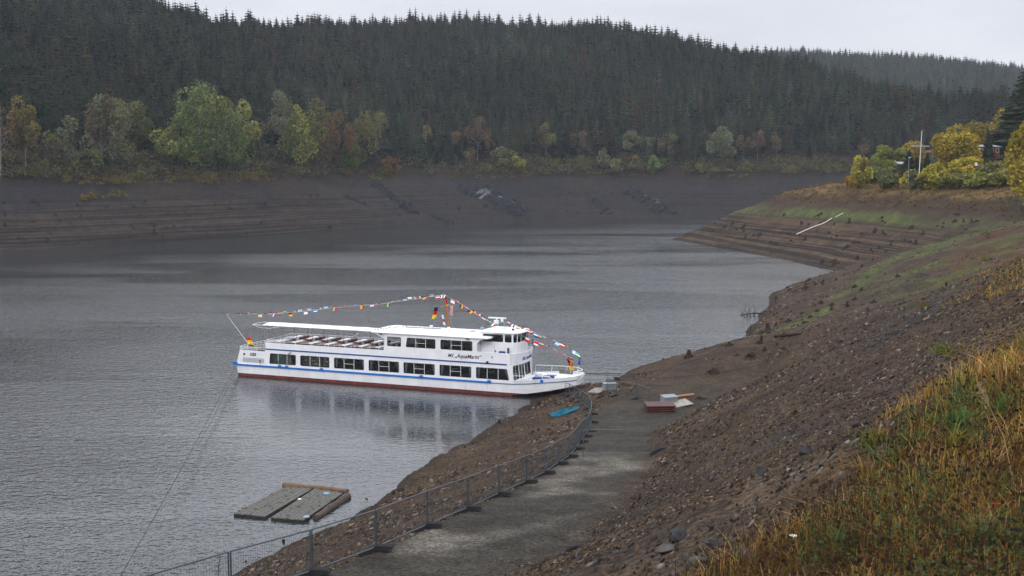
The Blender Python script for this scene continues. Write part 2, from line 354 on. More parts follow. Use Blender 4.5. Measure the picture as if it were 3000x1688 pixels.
# ------------------------------------------------------------ water
wm = bpy.data.materials.new('lake_water'); wm.use_nodes = True; t_ = wm.node_tree; nd = t_.nodes; lk = t_.links.new
b_ = nd['Principled BSDF']; b_.inputs['Base Color'].default_value = (.022, .026, .028, 1); b_.inputs['IOR'].default_value = 1.40
b_.inputs['Specular IOR Level'].default_value = .5
tc_ = nd.new('ShaderNodeTexCoord')
def wmap(sx, sy, rz=0):
    m = nd.new('ShaderNodeMapping'); m.inputs['Scale'].default_value = (sx, sy, 1); m.inputs['Rotation'].default_value = (0, 0, rz); lk(tc_.outputs['Object'], m.inputs[0]); return m.outputs[0]
wa = noise_(1.0, 2, wmap(2.6, 3.0, .2), .5); wb = noise_(1.0, 3, wmap(3.0, 4.2, -.3), .6); wcn = noise_(1.0, 3, wmap(.9, 1.25, .1), .55)
wbig = noise_(1.0, 4, wmap(.010, .032, -.25), .5); wbig.inputs['Distortion'].default_value = .6
gust = mrange(wbig.outputs[0], .40, .60, 0.0, 1.0)
# sheltered smooth water between the ship and the near shore
geo = nd.new('ShaderNodeSeparateXYZ'); lk(tc_.outputs['Object'], geo.inputs[0])
dx = math_('DIVIDE', math_('ADD', geo.outputs['X'], 9.5), 15.0); dy = math_('DIVIDE', math_('ADD', geo.outputs['Y'], -100.0), 22.0)
rr = math_('ADD', math_('MULTIPLY', dx, dx), math_('MULTIPLY', dy, dy)); calm = mrange(rr, .0, 2.2, .20, 1.0)
lee = math_('ADD', math_('SUBTRACT', geo.outputs['Y'], math_('MULTIPLY', geo.outputs['X'], 1.3)), -484.0)
lee = mrange(math_('ADD', lee, math_('MULTIPLY', wbig.outputs[0], 60.0)), -120, 10, 1.0, .30)
amp = math_('MULTIPLY', math_('MULTIPLY', mrange(gust, 0, 1, .45, 1.15), calm), lee)
hh = math_('ADD', math_('ADD', math_('MULTIPLY', wa.outputs[0], .26), math_('MULTIPLY', wb.outputs[0], .07)), math_('MULTIPLY', wcn.outputs[0], .34))
hh = math_('MULTIPLY', hh, amp)
bp_ = nd.new('ShaderNodeBump'); bp_.inputs['Strength'].default_value = 1.0; bp_.inputs['Distance'].default_value = .34; lk(hh, bp_.inputs['Height']); lk(bp_.outputs[0], b_.inputs['Normal'])
lk(mrange(amp, 0, 1, .03, .07), b_.inputs['Roughness'])
mb = MB(); mb.add([(-1200, -200, 0), (900, -200, 0), (900, 1000, 0), (-1200, 1000, 0)], [(0, 1, 2, 3)])
tag(mb.build('water', wm), kind='structure')
# ------------------------------------------------------------ trees
m_spruce = colmat('spruce_needles'); m_leaf = colmat('leaf_foliage', trans=.25)
m_bark = mat('bark', (.055, .042, .034), .95, .1, noise=.4, nscale=6)
m_birch = mat('birch_bark', (.22, .21, .19), .9, .1, noise=.5, nscale=4)
def spruce_template(levels=10, per=6, seed=0):
    r = np.random.default_rng(seed); V = []; F = []; K = []
    def q(a, b, c, d, k):
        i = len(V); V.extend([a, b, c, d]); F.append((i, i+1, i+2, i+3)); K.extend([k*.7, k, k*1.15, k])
    for i in range(levels):
        f = i/levels; z = .10+.87*f; rad = .215*(1-f)**.75*(.8+.4*r.random())+.012
        n = max(4, int(per*(1-.4*f))); a0 = r.random()*6.28
        for k in range(n):
            a = a0+k*6.283/n+r.normal(0, .18); rr = rad*(.72+.5*r.random()); dz = -.30*rr-.02*r.random(); wd = rr*.46
            ca, sa = math.cos(a), math.sin(a); m = .62
            q((ca*.005, sa*.005, z+.045*(1-f)+.012), (ca*rr*m-sa*wd, sa*rr*m+ca*wd, z+dz*m-.012), (ca*rr, sa*rr, z+dz+.01), (ca*rr*m+sa*wd, sa*rr*m-ca*wd, z+dz*m-.012), .6+.8*r.random())
    b = len(V)                                     # the leader shoot
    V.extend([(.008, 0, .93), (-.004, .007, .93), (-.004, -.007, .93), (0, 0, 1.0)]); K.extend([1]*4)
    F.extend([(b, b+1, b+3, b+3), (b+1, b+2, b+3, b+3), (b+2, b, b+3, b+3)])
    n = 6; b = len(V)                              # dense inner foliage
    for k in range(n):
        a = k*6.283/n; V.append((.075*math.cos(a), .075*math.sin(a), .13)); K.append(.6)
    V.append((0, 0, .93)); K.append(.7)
    for k in range(n): F.append((b+k, b+(k+1) % n, b+n, b+n))
    return np.array(V), np.array(F), np.array(K)
SPT = [spruce_template(9+i % 4, 6, 100+i) for i in range(9)]
def tri(F):                                        # quads with a doubled corner become triangles
    return np.vstack([F[:, [0, 1, 2]], F[F[:, 2] != F[:, 3]][:, [0, 2, 3]]])
SPT = [(v, tri(f), k) for v, f, k in SPT]
def merge_trees(pts, hs, ws, cols, rots, temps, pick):
    Vs = []; Fs = []; Cs = []; off = 0
    for ti, (v, f, k) in enumerate(temps):
        ix = np.where(pick == ti)[0]
        if not len(ix): continue
        ca = np.cos(rots[ix])[:, None]; sa = np.sin(rots[ix])[:, None]; ww = (ws[ix]*hs[ix])[:, None]
        x = (v[None, :, 0]*ca-v[None, :, 1]*sa)*ww+pts[ix, 0][:, None]; y = (v[None, :, 0]*sa+v[None, :, 1]*ca)*ww+pts[ix, 1][:, None]
        z = v[None, :, 2]*hs[ix][:, None]+pts[ix, 2][:, None]
        Vs.append(np.stack([x, y, z], -1).reshape(-1, 3))
        Fs.append((f[None]+(np.arange(len(ix))*len(v))[:, None, None]+off).reshape(-1, 3)); off += len(ix)*len(v)
        Cs.append((cols[ix][:, None, :]*k[None, :, None]).reshape(-1, 3))
    return np.vstack(Vs), np.vstack(Fs), np.vstack(Cs)
gx, gy = np.meshgrid(np.arange(-420, 560, 3.65), np.arange(330, 900, 3.8)); gx = gx.ravel(); gy = gy.ravel()
gx = gx+rng.uniform(-1.8, 1.8, gx.size); gy = gy+rng.uniform(-1.9, 1.9, gy.size)
k = (np.abs(gx/gy) < .47); gx = gx[k]; gy = gy[k]
z_, s_, t_, sh_, rw_, far_, d_ = terrain(gx, gy, True)
zs, _d = far_slope(gx, gy); capv = np.interp(np.clip(gx/gy, -.75, .75), azt, zc)
lowb = 23+6*fbm(gx, gy, 40, 3, 7)+3*sstep(-40, -90, gx)+rng.normal(0, 1.3, gx.size)
k = far_ & (z_ > lowb) & (zs < capv+22); gx = gx[k]; gy = gy[k]; z_ = z_[k]
hs = rng.normal(11.0, 2.6, gx.size)*(1+.5*fbm(gx, gy, 24, 2, 17)); hs = np.clip(hs, 5, 17)
# distant ridge
g2x, g2y = np.meshgrid(np.arange(60, 680, 5.2), np.arange(1040, 1390, 8)); g2x = g2x.ravel()+rng.uniform(-2, 2, g2x.size); g2y = g2y.ravel()+rng.uniform(-2, 2, g2y.size)
k = np.abs(g2x/g2y) < .46; g2x = g2x[k]; g2y = g2y[k]; g2z = terrain(g2x, g2y); h2 = np.clip(rng.normal(17, 2.5, g2x.size), 11, 22)
px_ = np.concatenate([gx, g2x]); py_ = np.concatenate([gy, g2y]); pz_ = np.concatenate([z_, g2z]); hs = np.concatenate([hs, h2])
N = len(px_); base = np.array([.025, .029, .018]); cols = base[None]*rng.normal(1.05, .45, (N, 1)).clip(.35, 2.2)*rng.normal(1, .06, (N, 3))
pn = fbm(px_, py_, 60, 3, 77)
u = rng.random(N); cols[u < .035+.08*(pn > .25)] = np.array([.052, .029, .020]); cols[(u > .965)] = np.array([.052, .048, .018]); cols[(u > .88) & (u < .93)] = np.array([.036, .031, .020])
cols *= (1+.5*fbm(px_, py_, 80, 3, 87))[:, None]
rots = rng.uniform(0, 6.28, N); pick = rng.integers(0, len(SPT), N); wsc = rng.uniform(.95, 1.55, N)
dist = np.hypot(px_, py_); inview = np.abs(px_/py_) < .425
order = np.argsort(np.where(inview, dist, 1e9)); ind = order[:290]; rest = np.setdiff1d(np.arange(N), ind)
P3 = np.stack([px_, py_, pz_-.4], -1)
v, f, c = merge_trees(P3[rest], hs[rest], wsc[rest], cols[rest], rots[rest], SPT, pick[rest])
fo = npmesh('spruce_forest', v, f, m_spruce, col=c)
tag(fo, 'dense dark spruce forest covering the hillsides across the reservoir', 'forest', kind='stuff')
print('forest trees', N, 'faces', len(f))
BANDS = [(-9, 180, 'at the far left edge'), (180, 440, 'behind the two toned green tree'), (440, 780, 'behind the largest green tree'), (780, 1160, 'behind the red topped tree'), (1160, 1560, 'behind the orange tree at centre'), (1560, 1980, 'behind the twin grey green trees'), (1980, 2250, 'behind the lone pale green tree'), (2250, 9999, 'near the spit wood')]
tints = [(np.array([.024, .030, .018]), 'dark green'), (np.array([.034, .038, .021]), 'pale green'), (np.array([.050, .030, .020]), 'reddish brown dying')]
protos = []
for ti, (tcx, lb) in enumerate(tints):
    for j in range(3):
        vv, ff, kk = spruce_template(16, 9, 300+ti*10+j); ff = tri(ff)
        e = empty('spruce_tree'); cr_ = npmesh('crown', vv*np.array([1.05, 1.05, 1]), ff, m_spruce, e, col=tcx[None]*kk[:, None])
        mb = MB(); mb.tube([(0, 0, -.02), (0, 0, .5), (0, 0, .92)], [.014, .009, .003], 6); mb.build('trunk', m_bark, e)
        protos.append((e, ti))
used = set()
def copy_tree(o, parent=None):
    c = o.copy(); C.objects.link(c); c.parent = parent
    for ch in list(o.children): copy_tree(ch, c)
    return c
for q, i in enumerate(ind):
    ti = 0 if u[i] > .30 else 1
    if u[i] < .035: ti = 2
    j = ti*3+q % 3; e = protos[j][0]
    if j in used: e = copy_tree(e)
    used.add(j)
    band = next(q_[2] for q_ in BANDS if 1500+FPX*px_[i]/py_[i] < q_[1]); tag(e, '%s front row forest spruce %s' % (tints[ti][1], band), 'spruce tree', '%s front row spruces %s' % (tints[ti][1], band))
    e.location = P3[i]; e.scale = (hs[i]*wsc[i], hs[i]*wsc[i], hs[i]); e.rotation_euler = (0, 0, rots[i])
for j, (e, ti) in enumerate(protos):
    if j not in used:
        for ch in list(e.children): bpy.data.objects.remove(ch)
        bpy.data.objects.remove(e)

def crown_cloud(n, rx, rz, size, col, seed, clumps=14, hollow=.35, gaps=.0, taper=0., col2=None, mix=.3, cz=(.20, .42)):
    """leaf quads in clumps spread through an uneven crown; centre at 0, half height rz"""
    r = np.random.default_rng(seed)
    cd = r.normal(0, 1, (clumps, 3)); cd /= np.linalg.norm(cd, axis=1)[:, None]; cr0 = r.uniform(.35, .85, clumps)**.6
    cc = cd*cr0[:, None]; cc[:, 2] = np.clip(cc[:, 2], -.85, .9)
    if taper: sc = 1-taper*(cc[:, 2]*.5+.5); cc[:, 0] *= sc; cc[:, 1] *= sc
    which = r.integers(0, clumps, n); csz = r.uniform(cz[0], cz[1], clumps)
    dd = r.normal(0, 1, (n, 3)); dd /= np.linalg.norm(dd, axis=1)[:, None]; p = cc[which]+dd*(csz[which]*r.uniform(.45, 1, n)**.5)[:, None]
    p = p*np.array([rx, rx, rz])
    a = r.normal(0, 1, (n, 3)); a /= np.linalg.norm(a, axis=1)[:, None]; b = np.cross(a, r.normal(0, 1, (n, 3))); b /= np.linalg.norm(b, axis=1)[:, None]
    s = 1.35*size*r.uniform(.6, 1.4, n)[:, None]; a = a*s; b = b*s*.7
    V = np.stack([p-a, p-b, p+a, p+b], 1).reshape(-1, 3); F = np.arange(4*n).reshape(n, 4)
    cl = 1.35*np.array(col)[None]*r.uniform(.72, 1.3, (clumps, 1))[which]
    if col2 is not None:
        m2 = (r.random(clumps) < mix)[which]; cl = np.where(m2[:, None], 1.35*np.array(col2)[None]*r.uniform(.8, 1.2, (n, 1)), cl)
    cl = cl*r.uniform(.7, 1.3, (n, 1)); return V, F, np.repeat(cl, 4, axis=0), cc*np.array([rx, rx, rz])
def broad_tree(name, x, y, h, w, col, label, cat, group=None, seed=0, n=1600, crown0=.2, col2=None, mix=.3, size=.34, bark=None, clumps=16, taper=.25, z=None, tr=.02, cz=(.22, .44)):
    z = tz(x, y) if z is None else z
    e = empty(name, (x, y, z-.2)); tag(e, label, cat, group)
    rz = h*(1-crown0)/2; zc0 = h*crown0+rz
    V, F, cl, cc = crown_cloud(n, w/2, rz, size, col, seed, clumps, taper=taper, col2=col2, mix=mix, cz=cz); V[:, 2] += zc0; V[:, 2] = np.maximum(V[:, 2], .05)
    npmesh('crown', V, F, m_leaf, e, col=cl)
    r = random.Random(seed); mb = MB(); lean = Vector((r.uniform(-.03, .03)*h, r.uniform(-.03, .03)*h, 0))
    top = lean+Vector((0, 0, h*.93)); mb.tube([(0, 0, -.4), lean*.4+Vector((0, 0, h*.4)), top], [h*tr, h*tr*.62, h*.002], 7)
    for k in range(min(9, clumps)):
        c = Vector(cc[k]); c.z += zc0; z0 = max(h*.15, c.z*.62); b0 = lean*(z0/h)+Vector((0, 0, z0)); mb.tube([b0, b0.lerp(c, .55)+Vector((0, 0, -.03*h)), c], [h*tr*.42, h*tr*.25, h*.002], 5)
    mb.build('trunk', bark or m_bark, e); return e
YG = (.19, .19, .048); GR = (.125, .145, .052); OL = (.115, .110, .042); GO = (.27, .20, .026); YE = (.30, .265, .035); OR = (.125, .078, .034); RD = (.115, .052, .034); BR = (.085, .062, .040); GY = (.115, .115, .068); DG = (.040, .055, .024)
# far shore broadleaves: photo column, photo base row, height and width in photo pixels, colours
FT = [
 (14,540,250,90,BR,None,'thin bare tree with pale trunk at the far left edge of the wooded shore',1,250),
 (88,500,215,78,(.13,.105,.034),OR,'yellow brown birch on the far left of the opposite shore',1,1500),
 (140,500,150,70,BR,OL,'small thin brown tree just right of the yellow brown birch at far left',0,500),
 (222,500,165,95,(.07,.07,.045),GY,'sparse grey green tree standing alone before the dark spruces at left',0,700),
 (312,505,235,80,BR,GY,'tall slim birch with brown top beside the two toned green tree at left',1,1000),
 (345,500,205,115,GY,OL,'broad pale green tree left of the dark green one on the opposite shore',0,2200),
 (405,460,170,95,(.075,.080,.030),OL,'darker green rounded tree joined to the pale green one at left',0,1800),
 (275,495,60,75,GR,OR,'small green bush with orange tips below the pale tree at left',0,600),
 (20,490,60,50,OL,OR,'low yellow green bush at the left edge above the bare slope',0,400),
 (590,505,250,140,(.095,.125,.045),GR,'largest broad green tree of the opposite shore, round topped',0,4200),
 (530,490,150,120,(.085,.110,.034),YG,'leaning light green tree at the foot of the largest green tree',0,1900),
 (655,495,215,100,(.095,.120,.042),YG,'green tree pressed against the right side of the largest green tree',0,2200),
 (728,480,190,85,(.085,.095,.038),YG,'olive green tree with yellow rim right of the largest green tree',0,1600),
 (690,500,120,90,(.070,.095,.030),None,'low green tree in front of the olive one at centre left',0,900),
 (770,480,140,70,BR,GY,'thin grey brown tree between the olive tree and the pale crowned one',0,400),
 (840,470,200,80,GY,None,'tall pale crowned tree with a visible light trunk at centre left',1,1100),
 (890,500,185,110,(.095,.110,.036),YG,'yellow green tree below the tall pale crowned tree',0,2300),
 (940,490,190,80,(.11,.095,.045),OR,'olive tree with rusty patches left of the red topped tree',0,1500),
 (1000,500,190,75,OR,RD,'red topped autumn tree above the green bush on the opposite shore',0,1500),
 (1030,495,85,60,(.070,.10,.028),None,'small bright green tree below the red topped tree',0,800),
 (1062,490,165,80,(.11,.10,.038),OL,'tall yellow olive tree right of the red topped tree',0,1500),
 (1105,480,170,65,(.105,.095,.040),OL,'slim olive birch at the right end of the left hand grove',1,900),
 (1150,510,60,60,OR,RD,'low rusty orange bush right of the left hand grove',0,500),
 (1256,415,60,26,(.16,.14,.045),None,'small slim yellow birch high at the forest edge, left of centre',1,350),
 (1330,462,85,50,(.10,.075,.042),OR,'brown slim birch at centre of the opposite shore',1,500),
 (1400,470,125,60,(.105,.070,.042),BR,'tall brown birch left of the orange tree at the centre',1,700),
 (1425,465,75,40,(.17,.095,.04),OR,'bright orange slim tree at the centre of the far bank',0,900),
 (1378,520,90,40,BR,OL,'thin pale stemmed birch below the tall brown birch',1,300),
 (1480,500,70,80,GY,OL,'grey green scrubby tree right of the orange tree',0,500),
 (1515,510,55,50,(.14,.13,.04),YG,'small yellow green bush above the pale rock outcrop',0,500),
 (1598,470,115,55,(.08,.065,.042),OL,'tall brown olive tree right of centre with a straight stem',1,900),
 (1695,470,90,55,(.085,.065,.042),BR,'brown birch left of the twin grey green trees',1,600),
 (1760,495,60,45,GY,None,'small grey green tree at the foot of the brown birch',0,400),
 (1845,460,75,55,GY,None,'left one of the twin grey green round trees right of centre',0,1200),
 (1895,465,70,62,(.10,.10,.055),GY,'right one of the twin grey green round trees right of centre',0,1100),
 (1800,510,50,36,(.13,.125,.06),None,'pale small tree below and left of the twin round trees',0,500),
 (1860,515,60,35,(.12,.10,.06),OR,'small tree with an orange top below the twin round trees',0,450),
 (1911,515,60,34,(.115,.150,.055),None,'pale mint green upright small tree below the twin round trees',0,900),
 (1955,470,90,70,BR,OL,'wide brown leafless looking tree right of the twin round trees',0,500),
 (2107,470,95,75,(.115,.125,.070),GY,'pale green round tree standing alone at the right of the far bank',0,1500),
 (2065,465,80,45,BR,OL,'slim brown tree left of the lone pale green round tree',1,350),
 (2170,475,95,35,BR,OR,'thin birch with white stem right of the lone pale green tree',1,350),
 (2212,470,90,45,(.115,.075,.05),BR,'pinkish brown birch near the right end of the far bank',1,500),
 (2268,480,95,35,BR,OL,'thin white stemmed birch close to the dark spruces at right',1,350),
 (2105,520,32,60,(.075,.095,.035),OL,'low green bush below the lone pale green tree',0,450),
 (2040,515,36,40,(.085,.085,.035),OL,'small green bush left of the low green one at the waterside slope',0,300),
 (2520,485,80,35,BR,OR,'slim bare birch at the forest foot behind the spit',1,300)]
for i, (x, yb, hp, wp, c1, c2, lab, bk, n) in enumerate(FT):
    zt_ = 17.5 if yb > 508 else (19.5 if yb > 485 else (23 if yb > 465 else 26))
    # stand the tree where the slope has that height along its line of sight
    a = (x-1500)/FPX; Ys = np.arange(300, 700, 1.5); zz = terrain(a*Ys*1.0, Ys); j = int(np.argmax(zz > zt_)); Y = Ys[j]; X = a*Y*1.004
    ppm = FPX/Y; top = yb-hp; ztop = HC+elev(x, top)*Y; h = max(ztop-zz[j], 3.); w_ = wp/ppm
    broad_tree('birch_tree' if bk else 'broadleaf_tree', X, Y, h, w_*1.28, c1, lab, 'tree', seed=500+i, n=int(n*2.0), crown0=.3 if bk else .06, col2=c2, mix=.35, size=.30 if n > 900 else .27, bark=m_birch if bk else m_bark, clumps=9+n//130, taper=.35, tr=.0065 if bk else .013)
# scrub along the old waterline
def scrub(name, label, cat, pts, hmin, hmax, colA, n_leaf, size, seed, zoff=0):
    r = np.random.default_rng(seed); Vs = []; Cs = []
    for (x, y, z) in pts:
        h = r.uniform(hmin, hmax); n = n_leaf; p = r.normal(0, 1, (n, 3))*np.array([h*.45, h*.45, h*.38]); p[:, 2] = np.abs(p[:, 2])+.02
        p += np.array([x, y, z+zoff]); a = r.normal(0, 1, (n, 3)); a /= np.linalg.norm(a, axis=1)[:, None]; b = np.cross(a, r.normal(0, 1, (n, 3))); b /= np.linalg.norm(b, axis=1)[:, None]
        s = size*r.uniform(.6, 1.4, n)[:, None]
        Vs.append(np.stack([p-a*s, p-b*s*.6, p+a*s, p+b*s*.6], 1).reshape(-1, 3)); c = np.array(colA[r.integers(0, len(colA))]); Cs.append(np.repeat(c[None]*r.uniform(.65, 1.3, (n, 1)), 4, 0))
    V = np.vstack(Vs); o = npmesh(name, V, np.arange(len(V)).reshape(-1, 4), m_leaf, col=np.vstack(Cs)); tag(o, label, cat, kind='stuff'); return o
n = 9000; X = rng.uniform(-230, 320, n); Y = rng.uniform(320, 640, n); k = np.abs(X/Y) < .44; X = X[k]; Y = Y[k]; Z, s_, t_, _, _, fr, d_ = terrain(X, Y, True)
k = fr & (Z > 16.2) & (Z < 30) & (rng.random(len(Z)) < .75); X = X[k]; Y = Y[k]; Z = Z[k]
scrub('undergrowth', 'brown undergrowth and scrub between the bare shore and the far forest', 'undergrowth', list(zip(X, Y, Z)), .8, 3.4, [(.070,.050,.036), (.060,.042,.032), (.075,.062,.034), (.052,.048,.028), (.085,.048,.030)], 26, .34, 5)
pts = []
for q in range(420):
    a = (rng.uniform(0, 2500)-1500)/FPX; zt_ = rng.uniform(17, 24); Ys = np.arange(300, 640, 1.5); zz = terrain(a*Ys, Ys); j = int(np.argmax(zz > zt_)); pts.append((a*Ys[j], Ys[j], zz[j]))
scrub('thicket', 'broken thicket of green and yellow bushes along the foot of the far forest', 'bushes', pts, 1.6, 5.0, [(.095,.105,.04), (.13,.12,.04), (.075,.085,.04), (.11,.08,.045), (.085,.065,.045), (.10,.095,.06)], 90, .42, 15)
pts = []
for (x0, x1, y0, y1, nn) in [(190, 470, 490, 530, 90), (480, 760, 495, 530, 110), (750, 800, 525, 545, 14), (240, 380, 565, 575, 20), (1300, 1560, 500, 525, 40), (1080, 1180, 500, 520, 25), (2050, 2200, 528, 540, 26), (1700, 1900, 500, 522, 20)]:
    for q in range(nn):
        a = (rng.uniform(x0, x1)-1500)/FPX; zt_ = rng.uniform(15.2, 18.5) if y0 < 550 else rng.uniform(11, 12.5); Ys = np.arange(300, 640, 1.5); zz = terrain(a*Ys, Ys); j = int(np.argmax(zz > zt_)); pts.append((a*Ys[j], Ys[j], zz[j]))
scrub('yellow_bushes', 'low yellow and olive bushes in a broken band along the far old waterline', 'bushes', pts, .8, 2.4, [(.16,.13,.035), (.13,.125,.035), (.17,.095,.035), (.10,.105,.032)], 30, .26, 6)

# right hand spit: autumn trees near the cabins
def spit_tree(kind, x, top, wp, D, c1, c2, lab, n, seed, crown0=.05, cat='tree', clumps=18, size=.24):
    a = (x-1500)/FPX; D = max(D, hit(x, 556).y) if D > 275 else D; X = a*D*1.004; z = tz(X, D); h = HC+elev(x, top)*D-z
    return broad_tree(kind, X, D, max(h, 1.5), wp*D/FPX*1.12, c1, lab, cat, seed=seed, n=int(n*2), crown0=crown0, col2=c2, size=size, clumps=clumps+8, taper=.15, tr=.012, cz=(.26, .50))
SPT2 = [
 (2790,372,135,312,(.21,.165,.028),GO,'big round golden brown tree beside the white mast',4200),
 (2822,455,80,300,GO,YE,'bright golden lower tree in front of the big round golden brown tree',2000),
 (2725,478,70,292,(.24,.21,.03),YE,'yellow green bush tree right of the white mast foot',1800),
 (2655,505,44,300,YE,GO,'small bright yellow bush left of the white mast foot',700),
 (2688,484,70,294,(.08,.095,.034),OL,'dull green bush just at the white mast foot',900),
 (2516,455,52,322,(.17,.145,.032),YE,'slender yellow birch at the left end of the spit wood',1300),
 (2490,500,34,318,(.25,.15,.025),GO,'small orange bush at the far left tip of the spit wood',400),
 (2560,475,80,330,(.10,.10,.036),GR,'rounded olive green bush right of the slender yellow birch',1300),
 (2600,420,95,345,(.13,.145,.040),YG,'light green tree behind the olive bushes on the spit',2200),
 (2660,408,90,350,(.20,.155,.035),GO,'yellow tree just behind and left of the white mast',1800),
 (2590,505,60,308,(.075,.085,.032),OL,'low olive bush beside the little hut roof',700),
 (2850,345,90,360,(.18,.135,.030),YG,'tall yellow green tree behind the golden brown one',2200),
 (2900,335,85,365,(.15,.14,.035),GO,'tall olive yellow tree behind the grey cabin roof',2000),
 (2945,365,80,350,(.15,.115,.030),GO,'brownish gold tree under the tall dark spruce',1800),
 (2975,440,70,300,(.07,.085,.026),OL,'dark green broad bush right of the grey cabin',1400),
 (2905,470,110,298,(.105,.095,.030),OL,'brownish green bush in front of the grey cabin',1700),
 (2868,500,120,288,(.14,.15,.034),YG,'yellow green bush row below the golden tree',1700),
 (2945,500,110,286,(.12,.125,.030),YG,'wide light olive bush at the right below the cabin',1500),
 (2780,505,70,284,(.12,.135,.036),YG,'low light green bush below the golden brown tree',900)]
for i, (x, tp, wp, D, c1, c2, lab, n) in enumerate(SPT2): spit_tree('broadleaf_tree', x, tp, wp, D, c1, c2, lab, n, 900+i)
e = spit_tree('broadleaf_tree', 3000, 335, 115, 255, (.24,.19,.025), GO, 'tall glowing yellow tree cut by the right edge of the photo', 4200, 950)
def spruce_at(x, top, D, label, seed, wide=1.1, col=(.026,.034,.018)):
    a = (x-1500)/FPX; X = a*D*1.004; z = tz(X, D); h = HC+elev(x, top)*D-z
    v, f, k = spruce_template(26, 13, seed); f = tri(f); e = empty('spruce_tree', (X, D, z-.3)); tag(e, label, 'spruce tree')
    npmesh('crown', v*np.array([h*wide, h*wide, h]), f, m_spruce, e, col=np.array(col)[None]*k[:, None])
    mb = MB(); mb.tube([(0, 0, -.3), (0, 0, h*.9)], [h*.014, h*.002], 7); mb.build('trunk', m_bark, e)
spruce_at(2990, 175, 350, 'tallest dark spruce at the right edge above the yellow trees', 41, 1.7)
spruce_at(2950, 255, 345, 'dark spruce just left of the tallest one at the right edge', 42, 1.5)
spruce_at(3025, 200, 322, 'dark spruce cut by the right edge of the photo', 43, 1.5)
spruce_at(2880, 370, 335, 'slim dark spruce between the yellow trees behind the cabin', 44, .9)
spruce_at(2652, 432, 318, 'small dark spruce left of the white mast by the hut', 45, 1.5)
spruce_at(2675, 452, 315, 'small dark bushy spruce directly behind the white mast', 46, 1.9)
spruce_at(2705, 440, 320, 'small dark spruce just right of the white mast', 47, 1.2)
# dry growth on the spit
n = 7000; S_ = rng.uniform(-60, 60, n); T_ = rng.uniform(205, 330, n); X, Y = ist(S_, T_); Z, s_, t_, _, _, fr, _d = terrain(X, Y, True)
k = (~fr) & (Z > 11.8) & (np.abs(X/Y) < .45); X = X[k]; Y = Y[k]; Z = Z[k]
scrub('dry_grass', 'brown and straw coloured dry growth on top of the spit', 'dry grass', list(zip(X, Y, Z)), .35, 1.1, [(.16,.11,.05), (.11,.065,.035), (.13,.095,.04), (.20,.15,.05), (.085,.085,.03), (.095,.05,.03)], 16, .14, 8)
# ------------------------------------------------------------ the passenger ship (local x = towards the bow, y = to port, z up)
PA = at(690, 1100); PB = at(1485, 1160); HEAD = math.atan2(PB.y-PA.y, PB.x-PA.x)
ship = empty('passenger_ship', PA, HEAD); tag(ship, 'white two deck passenger ship with blue stripes moored bow first at the bank', 'passenger ship')
WH = mat('white_paint', (.80, .81, .84), .38, .5, noise=.10, nscale=.9)
def weathered(m, sc=(1.6, 1.6, .22), amt=.16):
    t = m.node_tree; b = t.nodes['Principled BSDF']; src = b.inputs['Base Color'].links[0].from_socket; tcn = t.nodes.new('ShaderNodeTexCoord'); mpn = t.nodes.new('ShaderNodeMapping'); mpn.inputs['Scale'].default_value = sc
    n = t.nodes.new('ShaderNodeTexNoise'); n.inputs['Scale'].default_value = 2.2; n.inputs['Detail'].default_value = 8; n.inputs['Roughness'].default_value = .7; t.links.new(tcn.outputs['Object'], mpn.inputs[0]); t.links.new(mpn.outputs[0], n.inputs[0])
    mr = t.nodes.new('ShaderNodeMapRange'); mr.inputs[1].default_value = .56; mr.inputs[2].default_value = .74; mr.inputs[3].default_value = 0; mr.inputs[4].default_value = amt*3; t.links.new(n.outputs[0], mr.inputs[0])
    mi = t.nodes.new('ShaderNodeMixRGB'); mi.inputs[2].default_value = (.42, .37, .32, 1); t.links.new(mr.outputs[0], mi.inputs[0]); t.links.new(src, mi.inputs[1]); t.links.new(mi.outputs[0], b.inputs['Base Color'])
weathered(WH)
WH2 = mat('white_deck_paint', (.78, .79, .80), .6, .3, noise=.12, nscale=1.5)
WR = mat('white_rail', (.78, .79, .80), .45, .4)
BLU = mat('blue_rail_paint', (.012, .155, .52), .4, .5, noise=.2, nscale=2); NAV = mat('navy_stripe', (.010, .065, .24), .45, .5)
RED = mat('red_antifouling', (.155, .035, .026), .7, .3, noise=.45, nscale=1.6); BLK = mat('black_rubber', (.012, .012, .013), .6, .4)
BRN = mat('brown_wood', (.115, .036, .018), .55, .3, noise=.3, nscale=3); FLR = mat('brown_deck', (.075, .042, .030), .8, .2, noise=.3, nscale=2)
GRY = mat('grey_metal', (.26, .27, .28), .5, .5); DRK = mat('dark_interior', (.035, .032, .032), .8, .2); CUR = mat('lilac_curtain', (.42, .42, .55), .9, .1)
TBL = mat('table_white', (.80, .80, .79), .5, .4); BEI = mat('beige_board', (.42, .36, .28), .7, .2); TEAL = mat('teal_plastic', (.03, .42, .42), .4, .5)
PUR = mat('purple_curtain', (.24, .18, .30), .9, .1); CAN = mat('awning_cloth', (.82, .81, .78), .8, .1); MAST = mat('varnished_mast', (.33, .125, .022), .4, .5, noise=.25, nscale=4)
BCOV = mat('blue_cover', (.012, .045, .20), .6, .3); POLE = mat('pole_grey', (.16, .14, .14), .5, .4)
gl = bpy.data.materials.new('window_glass'); gl.use_nodes = True; t = gl.node_tree; t.nodes.clear(); o = t.nodes.new('ShaderNodeOutputMaterial')
ga = t.nodes.new('ShaderNodeBsdfTransparent'); ga.inputs[0].default_value = (.62, .66, .66, 1); gg = t.nodes.new('ShaderNodeBsdfGlossy'); gg.inputs['Roughness'].default_value = .03
